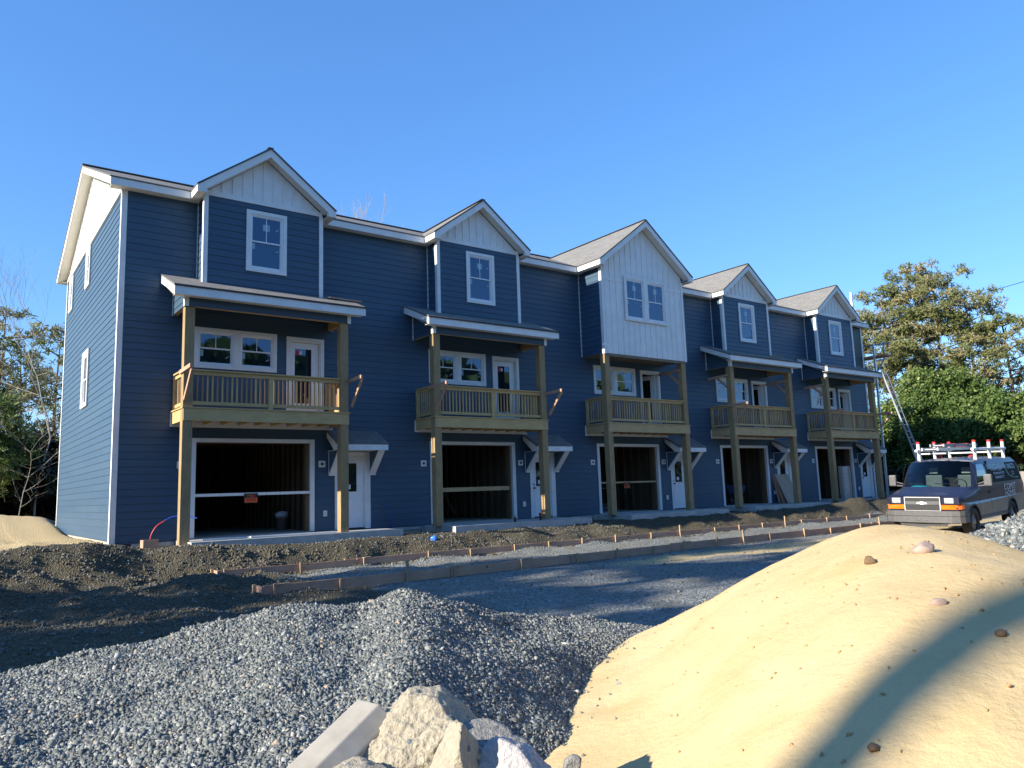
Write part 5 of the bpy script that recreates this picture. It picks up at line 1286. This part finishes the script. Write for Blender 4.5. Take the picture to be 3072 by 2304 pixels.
        for za, zb in zip(zz, zz[1:]): m.face([side_pt(2.42, za, s, .003), side_pt(5.45, za, s, .003), side_pt(5.45, zb, s, .003), side_pt(2.42, zb, s, .003)])
        put(m, "window_film", simple("black_film", (.006, .006, .007), rough=.6, spec=.08))
    LW = simple("white_lettering", (.72, .74, .76), rough=.4); LG = simple("green_swoosh", (.06, .26, .14), rough=.4); LB = simple("pale_blue_lettering", (.42, .55, .62), rough=.4)
    tilt = math.atan2(.065, .38)
    def txt(s_, size, x, z, mt, sx=1.0, shear=0):
        y = -(np.interp(z, [1.2, 1.33, 1.71, 1.94], [W1, .965, .90, .825]) + .007); sl_ = 0 if z < 1.2 else (.154 if z < 1.33 else .171 if z < 1.71 else .33)
        M = Matrix.Translation((x, y, z)) @ Matrix.Rotation(rad(90) - math.atan(sl_), 4, 'X') @ Matrix.Diagonal((sx, 1, 1, 1)); o = text_mesh(s_, size, "lettering", mt, M, root, .0012); return o
    txt("COMIT", .27, 4.15, 1.17, LW, 1.35); txt("HOMES", .20, 4.15, .985, LW, 1.55)
    rg = random.Random(4)
    for k, (z, x0, n) in enumerate(((1.80, 2.75, 8), (1.69, 2.85, 9), (1.58, 2.95, 9), (1.47, 3.05, 7))):      # four unreadably small rows of characters
        m = MB(); x = x0
        for i in range(n):
            w_ = rg.uniform(.07, .11); a = side_pt(x, z, -1, .006); 
            for (dx0, dx1, dz0, dz1) in rg.choice([((0, .3, 0, 1), (.3, 1, .8, 1)), ((0, .3, 0, 1), (.7, 1, 0, 1), (.3, .7, .4, .6)), ((0, 1, .75, 1), (.35, .65, 0, .75)), ((0, .3, 0, 1), (.3, 1, 0, .25), (.3, 1, .75, 1))]):
                m.face([side_pt(x + dx0 * w_, z + dz0 * .065 - .03, -1, .007), side_pt(x + dx1 * w_, z + dz0 * .065 - .03, -1, .007), side_pt(x + dx1 * w_, z + dz1 * .065 - .03, -1, .007), side_pt(x + dx0 * w_, z + dz1 * .065 - .03, -1, .007)])
            x += w_ + .03
        put(m, "small_lettering", LB)
    m = MB()                                                                                                    # green shield outline with pale field
    cv = [(4.05, 1.86), (4.16, 1.66), (4.34, 1.50), (4.66, 1.42), (5.2, 1.40)]
    for (xa, za), (xb, zb) in zip(cv, cv[1:]): m.face([side_pt(xa, za, -1, .007), side_pt(xb, zb, -1, .007), side_pt(xb + .05, zb + .035, -1, .007), side_pt(xa + .06, za + .01, -1, .007)])
    put(m, "green_swoosh", LG)
    txt("UNCO", .22, 4.75, 1.75, LB, 1.2); txt("C1", .16, 4.80, 1.54, LB, 1.3)
    # cab interior
    m = MB(); m.box(1.12, -.80, 1.05, 1.55, .80, 1.24); put(m, "dashboard", DASH, bevel=.04)
    m = MB(); m.box(1.35, -.86, .60, 5.4, .86, .70); put(m, "cab_floor", DARKW)
    m = MB(); m.box(2.62, -.86, .7, 2.66, .86, 1.95); put(m, "bulkhead", DARKW)
    for s in (-1, 1):
        m = MB(); m.box(1.90, s * .43 - .24, .85, 2.35, s * .43 + .24, 1.05).box(2.25, s * .43 - .23, 1.05, 2.38, s * .43 + .23, 1.58); se = put(m, "seat", SEAT, bevel=.04); m = MB(); m.box(2.26, s * .43 - .12, 1.62, 2.35, s * .43 + .12, 1.80); put(m, "headrest", simple("pale_headrest", (.45, .44, .40), rough=.8), se, bevel=.03)
    m = MB(); cxx, cyy, czz = 1.66, -.42, 1.30; m.tube([(cxx + .09 * math.sin(a), cyy + .19 * math.cos(a), czz + .17 * math.sin(a)) for a in np.linspace(0, 2 * math.pi, 25)], .015, 8, False); m.bar((cxx, cyy, czz), (cxx - .15, cyy, czz - .1), .04, .04); put(m, "steering_wheel", BLACKP)
    # roof rack: six posts with red caps, two rails, cross bars
    for s in (-1, 1):
        for x in (2.15, 3.45, 4.75):
            m = MB(); m.tube([(x, s * .74, 1.98), (x, s * .74, 2.50)], .045, 14); p = put(m, "rack_post", WHITEP); m = MB(); m.tube([(x, s * .74, 2.501), (x, s * .74, 2.56)], .052, 14); put(m, "cap", REDP, p)
        m = MB(); m.tube([(1.95, s * .74, 2.30), (4.95, s * .74, 2.30)], .040, 12); put(m, "rack_rail", WHITEP)
    for x in (2.15, 3.45, 4.75): m = MB(); m.tube([(x, -.70, 2.20), (x, .70, 2.20)], .026, 10); put(m, "rack_crossbar", ALU)
    return root
VAN = van()
bpy.context.view_layer.update()
VM = VAN.matrix_basis.copy()
def on_van(p): return VM @ Vector(p)
def van_thing(root): root.matrix_world = VM
# ladder on the rack
root = empty("ladder", label="shorter ladder lying on the van's roof rack", cat="ladder"); root.matrix_basis = VM @ Matrix.Translation((2.0, .42, 2.29))
for s in (0, .42): mb = MB(); mb.box(-.45, s - .42, 0, 2.9, s - .385, .085); mb.build("side_rail", ALU, root, scale=1)
mb = MB()
for k in range(11): mb.tube([(-.3 + k * .3, -.38, .04), (-.3 + k * .3, -.01, .04)], .016, 6)
mb.build("rungs", ALU, root, scale=1)
root = empty("ladder", label="upper ladder with red fittings stacked on the van's roof rack", cat="ladder"); root.matrix_basis = VM @ Matrix.Translation((1.9, .40, 2.392))
for s in (0, .36): mb = MB(); mb.box(.1, s - .42, 0, 3.0, s - .385, .085); mb.build("side_rail", GREYL, root, scale=1)
mb = MB()
for k in range(10): mb.tube([(.25 + k * .3, -.38, .04), (.25 + k * .3, -.07, .04)], .016, 6)
mb.build("rungs", ALU, root, scale=1)
mb = MB()
for x in (.95, 2.1): mb.box(x, -.43, -.006, x + .09, -.02, .092)
mb.build("strap", REDP, root, scale=1)
o = rock("cloth", (0, 0, 0), (.16, .20, .045), [], 91, simple("cyan_cloth", (.02, .42, .50), rough=.8), .06, 4, label="bright cyan cloth on the van's dashboard behind the windshield", cat="cloth"); o.matrix_basis = VM @ Matrix.Translation((1.26, .46, 1.275))
mb = MB(); mb.prism([(0, 0, 0), (.28, -.02, .015), (.30, -.36, .03), (.02, -.30, .01)], (0, 0, .004)); o = mb.build("paper", simple("yellow_paper", (.62, .48, .12), rough=.7), scale=1); tag(o, "yellow paper lying beside the cyan cloth on the dashboard", "paper"); o.matrix_basis = VM @ Matrix.Translation((1.18, .22, 1.255))

# ================================================================== TREES
def mk_leaf(name, stops, trans=.25):
    m, t, b = new_mat(name); a = nd(t, "ShaderNodeAttribute", attribute_name="tint"); c = ramp(t, a.outputs['Fac'], stops)
    t.links.new(c, b.inputs['Base Color']); b.inputs['Roughness'].default_value = .6; b.inputs['Specular IOR Level'].default_value = .3
    tr = nd(t, "ShaderNodeBsdfTranslucent"); t.links.new(c, tr.inputs[0]); mx = nd(t, "ShaderNodeMixShader"); mx.inputs[0].default_value = trans
    out = [n for n in t.nodes if n.type == 'OUTPUT_MATERIAL'][0]; t.links.new(b.outputs[0], mx.inputs[1]); t.links.new(tr.outputs[0], mx.inputs[2]); t.links.new(mx.outputs[0], out.inputs[0]); return m
LPINE = mk_leaf("pine_needles_tan", [(0, (.12, .145, .045)), (.4, (.20, .215, .075)), (.75, (.28, .26, .115)), (1, (.34, .27, .15))])
LPINED = mk_leaf("pine_needles_dark", [(0, (.035, .055, .020)), (.5, (.07, .09, .035)), (.85, (.12, .12, .05)), (1, (.19, .15, .07))])
LOAK = mk_leaf("live_oak_leaves", [(0, (.045, .085, .018)), (.45, (.10, .155, .035)), (.8, (.17, .22, .06)), (1, (.30, .31, .12))], .2)
LDARK = mk_leaf("undergrowth_leaves", [(0, (.012, .022, .008)), (.6, (.028, .042, .015)), (1, (.06, .07, .03))], .12)
LYEL = mk_leaf("yellow_green_leaves", [(0, (.10, .13, .02)), (.6, (.20, .23, .04)), (1, (.32, .33, .09))], .3)
BARK = simple("pine_bark", (.20, .14, .10), (.12, .085, .06), 3, (4, 4, .8), rough=.9, bmp=.5, bdist=.02)
BARKP = simple("pale_bark", (.42, .37, .31), (.30, .26, .21), 3, (3, 3, .6), rough=.9)
def rdirs(rg, n, zup=0):
    d = rg.normal(0, 1, (n, 3)); d[:, 2] += zup; return d / np.linalg.norm(d, axis=1, keepdims=True)
def quads(C, U, W):
    """quads centred at C with half axes U, W"""
    V = np.stack([C - U - W, C + U - W, C + U + W, C - U + W], 1).reshape(-1, 3); F = np.arange(len(V)).reshape(-1, 4); return V, F
def leaves(C, size, rg, asp=.6):
    n = len(C); a = rdirs(rg, n); b = np.cross(a, rdirs(rg, n)); b /= np.linalg.norm(b, axis=1, keepdims=True); s = (size * rg.uniform(.6, 1.4, n))[:, None]
    return quads(C, a * s, b * s * asp)
def tufts(C, n, ln, wd, rg):
    N = len(C) * n; D = rdirs(rg, N, .45); P_ = np.repeat(C, n, 0); b = np.cross(D, rdirs(rg, N)); b /= np.linalg.norm(b, axis=1, keepdims=True); L = (ln * rg.uniform(.6, 1.1, N))[:, None]
    return quads(P_ + D * L * .5, D * L * .5, b * wd * .5)
def pine(x, y, H, cr, start, seed, mat=LPINE, label=None, group=None, lean=0, dens=1.0, wd=.075, ln=.42, zb=None, r0=.2, ntuft=8):
    rg = np.random.default_rng(seed); z0 = gz(x, y) - .1 if zb is None else zb; root = empty("pine_tree", (x, y, z0), label=label, cat="pine tree", group=group)
    tp = []; 
    for i in range(9): t = i / 8; tp.append((lean * t * H + .18 * math.sin(3 * t + seed), .18 * math.sin(2.3 * t + seed * 2) + 0, t * H))
    tb = MB(); tb.tube(tp, [r0 * (1 - .86 * i / 8) for i in range(9)], 9); cl = []
    at_ = lambda t: np.array([np.interp(t, np.linspace(0, 1, 9), [p[k] for p in tp]) for k in range(3)])
    n = int(24 * dens); 
    for k in range(n):
        t = start + (1 - start) * ((k + rg.random()) / n); az = k * 2.4 + rg.uniform(-.6, .6); prof = math.sin(min(1, (1.03 - t) / (1 - start) * 1.25 + .18) * math.pi / 2) * (.55 if t < start + .08 else 1)
        L = cr * prof * rg.uniform(.55, 1.1); p0 = at_(t); up = rg.uniform(.12, .45); d = np.array([math.cos(az), math.sin(az), up]); d2 = np.array([math.cos(az + rg.uniform(-.5, .5)), math.sin(az + rg.uniform(-.5, .5)), up * .6])
        p1 = p0 + d * L * .5; p2 = p1 + d2 * L * .5; tb.tube([p0, p1, p2], [.035 * L / 2 + .02, .03, .012], 4, False)
        m = max(3, int(L * 3.2 * dens))
        for j in range(m):
            s = rg.uniform(.35, 1.05); c = p0 + (p1 - p0) * min(1, s * 2) + (p2 - p1) * max(0, s * 2 - 1)
            q = c + rg.normal(0, 1, 3) * np.array([.42, .42, .20]) * (.5 + .22 * L)
            if rg.random() < .5: tb.tube([c, q], [.014, .007], 3, False)
            cl.append(q[None] + rg.normal(0, 1, (int(7 * dens) + 2, 3)) * np.array([.28, .28, .14]))
    C = np.concatenate(cl)
    V, F = tufts(C, ntuft, ln, wd, rg); nt_ = np.repeat(np.clip(.5 + .5 * np.sin(C[:, 0] * 1.3 + C[:, 2] * 1.9 + seed) * .6 + rg.normal(0, .18, len(C)), 0, 1), ntuft * 4)
    tb.build("trunk", BARK, root); fast_mesh("crown", V * K, F, mat, nt_, root); return root
def bare(x, y, H, seed, label, mat=BARKP, spread=.5, depth=6, r0=.11, lean=(0, 0), name="bare_tree", group=None):
    rg = random.Random(seed); root = empty(name, (x, y, gz(x, y) - .1), label=label, cat="bare tree", group=group); tr = MB(); br = MB()
    def grow(p, d, L, r, k):
        n = 3; pts = [p]; q = p; dd = d
        for i in range(n): dd = (dd + Vector((rg.gauss(0, .10), rg.gauss(0, .10), rg.gauss(.03, .05)))).normalized(); q = q + dd * (L / n); pts.append(q)
        (tr if k == depth else br).tube(pts, [r, r * .88, r * .76, r * .64], 5 if k > 3 else 3, False)
        if k == 0: return
        nn = 2 if k > 4 else rg.choice([2, 3, 3])
        for i in range(nn):
            a = rg.uniform(0, 6.283); e = Vector((math.cos(a), math.sin(a), rg.uniform(.15, .7))); nd_ = (dd * (1 - spread * .75) + e.normalized() * spread).normalized()
            grow(pts[-1] if i < 2 else pts[2], nd_, L * rg.uniform(.55, .82), r * .60, k - 1)
        if k >= depth - 1:
            for i in range(5): a = rg.uniform(0, 6.283); grow(pts[rg.randint(1, 3)], Vector((math.cos(a), math.sin(a), .35)).normalized(), L * .42, r * .32, max(1, k - 4))
    grow(Vector((0, 0, 0)), Vector((lean[0], lean[1], 1)).normalized(), H * .42, r0, depth)
    tr.build("trunk", mat, root); br.build("branches", mat, root); return root
def broadleaf(x, y, R, H, seed, label, mat=LOAK, n=26000, size=.17, group=None, name="live_oak", cat="tree", z_lo=.22, lobes=22, zb=None, kind=None, sh=.86):
    rg = np.random.default_rng(seed); z0 = gz(x, y) - .1 if zb is None else zb; root = empty(name, (x, y, z0), label=label, cat=cat, group=group, kind=kind); tb = MB(); Cs = []
    per = n // lobes
    for k in range(lobes):
        a = k * 2.4 + rg.uniform(-.4, .4); rr = R * (.72 * math.sqrt((k + .5) / lobes)) ; zc = H * (z_lo + (.80 - z_lo) * (1 - .55 * (k / lobes)) * rg.uniform(.72, 1.0)) if k % 3 else H * rg.uniform(z_lo, .45)
        c = np.array([rr * math.cos(a) * 1.15, rr * math.sin(a) * 1.15, zc]); s = np.array([R * .38, R * .38, H * .20]) * rg.uniform(.75, 1.12)
        d = rdirs(rg, per); rad_ = np.clip(rg.normal(sh, .16, per), .2, 1.12); P_ = c + d * rad_[:, None] * s
        ns = vnoise(P_[:, 0] * 1.5 + seed, P_[:, 2] * 1.7 + P_[:, 1] * 1.3, seed) + .35 * vnoise(P_[:, 0] * 4 + seed, P_[:, 2] * 4 + P_[:, 1] * 3, seed + 1)
        P_ = P_[ns > -.13]; Cs.append(P_[P_[:, 2] > .15]); tb.tube([(0, 0, 0), (c[0] * .35, c[1] * .35, H * .25), tuple(c)], [.20, .11, .03], 5, False)
    C = np.concatenate(Cs); V, F = leaves(C, size, rg); t = np.repeat(np.clip(.45 + .55 * vnoise(C[:, 0] * .9 + seed, C[:, 2] + C[:, 1] * .8, seed + 5) + rg.normal(0, .2, len(C)), 0, 1), 4)
    tb.build("trunk", BARK, root); fast_mesh("crown", V * K, F, mat, t, root); return root

# right: tall pines far behind the last house
RP = [(58.0, 12.6, 15.9, 3.6, .46, 0, "leftmost of the tall pines, its crown right behind the last gable"), (58.7, 10.7, 17.6, 3.4, .48, 0, "tallest tan pine standing second from the last gable"), (59.6, 9.3, 17.0, 3.9, .46, .01, "broad tan pine in the middle of the tall pine group"), (60.4, 7.3, 14.9, 3.8, .42, .0, "pine with level boughs reaching to the right over the green trees"), (61.2, 4.9, 12.3, 3.7, .45, -.0, "lowest pine at the right end of the group, thin against the sky"), (55.5, 13.4, 12.5, 3.0, .35, 0, "shorter pine whose trunk shows right of the last porch")]
for i, (x, y, H, cr, st, ln_, lab) in enumerate(RP): pine(x, y, H, cr, st, 100 + i * 7, LPINE, lab, "tall pines beyond the last house", ln_, 1.05 if i < 4 else .85, .05, .30, r0=.22, ntuft=8)
# right: live oaks
for i, (x, y, R, H, n, lab) in enumerate(((45.8, 3.7, 3.7, 7.9, 34000, "dense green live oak with the roundest and highest top, behind the van"), (44.5, -.6, 3.6, 5.7, 30000, "dense live oak at the right picture edge behind the van's rear"), (43.8, 8.3, 2.6, 4.4, 24000, "lower green live oak between the ladder and the tallest oak"), (46.5, -4.4, 4.0, 6.2, 18000, "live oak beyond the right edge of the frame"), (48.5, 13.6, 3.2, 4.0, 15000, "small loose green tree seen between the last post and the ladder"))):
    broadleaf(x, y, R, H, 201 + i, lab, LOAK, int(n * 2.4), .07, "live oaks behind the fence")
for i, (x, y, lab) in enumerate(((36.5, 4.3, "dark green shrub under the ladder behind the tan fence"), (38.2, .2, "dark shrub between the van roof and the live oaks"), (35.2, -4.0, "shrub behind the rear of the van roof"))): broadleaf(x, y, 2.3, 1.9, 231 + i, lab, LDARK, 9000, .11, "shrubs along the fence", "shrub", "shrub", .1)
# yellow green palm
def palm(x, y, h):
    root = empty("palm", (x, y, gz(x, y)), label="small yellow green palm fan above the van roof", cat="palm"); t = MB(); t.tube([(0, 0, -.2), (0, 0, h)], [.14, .12], 8); t.build("trunk", BARK, root); f = MB(); rg = random.Random(5)
    for k in range(15):
        a = k * 2.4; e = rg.uniform(.1, 1.2); d = Vector((math.cos(a) * math.cos(e), math.sin(a) * math.cos(e), math.sin(e))); c = Vector((0, 0, h)) + d * .55
        for j in range(13):
            q = (j - 6) / 6 * 1.25; s = d.cross(Vector((0, 0, 1))).normalized(); dd = (d * math.cos(q) + s * math.sin(q)).normalized(); w_ = dd.cross(Vector((0, 0, 1))).normalized() * .022; tip = c + dd * .55 - Vector((0, 0, .16))
            f.face([c - w_, c + w_, tip])
        f.tube([(0, 0, h), c], .012, 3, False)
    f.build("fronds", LYEL, root); a = root.children
palm(33.2, -3.9, 1.75)
bare(38.9, 7.2, 2.6, 41, "low tangle of bare grey twigs above the tan fence", spread=.8, depth=5, r0=.05, name="bare_shrub")
# left: woods behind the row
LP = [(-2.2, 33.5, 12.0, 3.1, .42, "pine at the left picture edge with the highest crown"), (1.35, 38.5, 12.8, 3.2, .42, "tan pine whose round crown touches the end wall of the houses"), (-4.6, 30.5, 10.0, 2.6, .4, "pine just beyond the left picture edge"), (-.6, 40.5, 11.2, 3.0, .35, "pine standing back in the gap between the two left crowns"), (3.4, 36.5, 11.5, 2.8, .3, "pine mostly hidden behind the houses on the left")]
for i, (x, y, H, cr, st, lab) in enumerate(LP): pine(x, y, H, cr, st, 300 + i * 5, LPINE if i < 2 else LPINED, lab, "pines behind the left end of the row", 0, .72, .05, .32, r0=.16, ntuft=7)
pine(-3.0, 18.6, 5.2, 1.4, .25, 331, LOAK, "young yellow green pine at the left picture edge", None, 0, 1.1, .035, .28, r0=.09)
bare(-1.05, 22.5, 10.2, 51, "tall thin bare tree forking above the pines left of the houses", spread=.36, depth=6, r0=.05)
bare(.25, 25.5, 7.6, 55, "pale bare tree close to the end wall of the houses", spread=.38, depth=6, r0=.04)
bare(-2.1, 16.8, 4.2, 57, "low bare tree with spreading pale twigs in front of the dark undergrowth", spread=.6, depth=6, r0=.022)
bare(12.6, 18.0, 10.9, 61, "bare treetop showing above the roof between the first two gables", spread=.20, depth=7, r0=.13)
for i, (x, y, R, H, n) in enumerate(((-3.6, 23.5, 3.0, 5.4, 17000), (-.2, 26.5, 3.2, 5.9, 17000), (2.6, 29.0, 3.2, 6.2, 14000), (-7.5, 24, 3.4, 4.6, 8000))):
    broadleaf(x, y, R, H, 260 + i, ("dark evergreen thicket at the left edge, behind the sandy heap", "dark thicket in the middle of the gap left of the houses", "dark thicket touching the end wall of the houses", "dark thicket beyond the left picture edge")[i], LDARK, n, .12, "dark thickets left of the houses", "evergreen_thicket", "thicket", .08, 14)
# trees out of view to the left; they throw the shade over the yard
for i, (x, y, H, cr) in enumerate(((-24, -7.7, 15.5, 2.5), (-27, -5.9, 17.5, 2.8), (-22, -4.4, 13.5, 2.5), (-31, -7.2, 19, 2.7), (-34, -4.0, 19.5, 3.0), (-29, -7.6, 14, 2.2))):
    pine(x, y, H, cr, .30, 400 + i * 3, LPINED, ("second shortest", "fourth tallest", "shortest", "second tallest", "tallest", "slimmest")[i] + " pine out of view to the left, shading the yard", "pines out of view to the left", 0, .8 if H < 17 else .38, .16, .55, r0=.24, ntuft=5)
for i, (x, y, R, H) in enumerate(((-17.5, -8.9, 2.0, 6.0), (-18.5, -6.3, 2.2, 6.4), (-20, -3.6, 1.5, 5.0), (-21.5, -8.2, 2.0, 7.0))):
    broadleaf(x, y, R, H, 290 + i, ("nearest", "second nearest", "smallest", "tallest")[i] + " broad evergreen out of view to the left, shading the yard", LDARK, 9000, .2, "evergreens out of view to the left", "live_oak", "tree", .1, 12)
pine(-25, -15.72, 24, 1.6, .93, 440, LPINED, "very tall bare stemmed pine out of view behind the heaps", None, 0, .5, .1, .5, r0=.27)
# woods all round, far off
def far_woods():
    rg = np.random.default_rng(77); N = 52000; th = rg.uniform(0, 2 * math.pi, N); R_ = 118 + 26 * rg.random(N) + 8 * np.sin(th * 5); x = 10 + R_ * np.cos(th); y = -5 + R_ * np.sin(th)
    hh = (9 + 5 * vnoise(th * 26, th * 0 + 3, 4) + 4 * vnoise(th * 90, th * 0, 6)) ; z = rg.random(N) ** .9 * hh
    k = ~((x < -60) & (abs(y + 8) < 40) & (z > 14)); C = np.stack([x, y, z], 1)[k]; V, F = leaves(C, 1.1, rg, .8)
    t = np.repeat(np.clip(rg.normal(.45, .22, len(C)), 0, 1), 4); tag(fast_mesh("distant_woods", V * K, F, LPINED, t), kind="stuff", label="woods closing the horizon far away", cat="woods")
    N = 26000; x = rg.uniform(-55, 75, N); y = -50 - 14 * rg.random(N); z = rg.random(N) * (13 + 5 * vnoise(x * .3, x * 0, 9)); V, F = leaves(np.stack([x, y, z], 1), .8, rg, .8)
    tag(fast_mesh("near_woods", V * K, F, LOAK, np.repeat(np.clip(rg.normal(.4, .2, N), 0, 1), 4)), kind="stuff", label="woods across the road behind the picture", cat="woods")
far_woods()
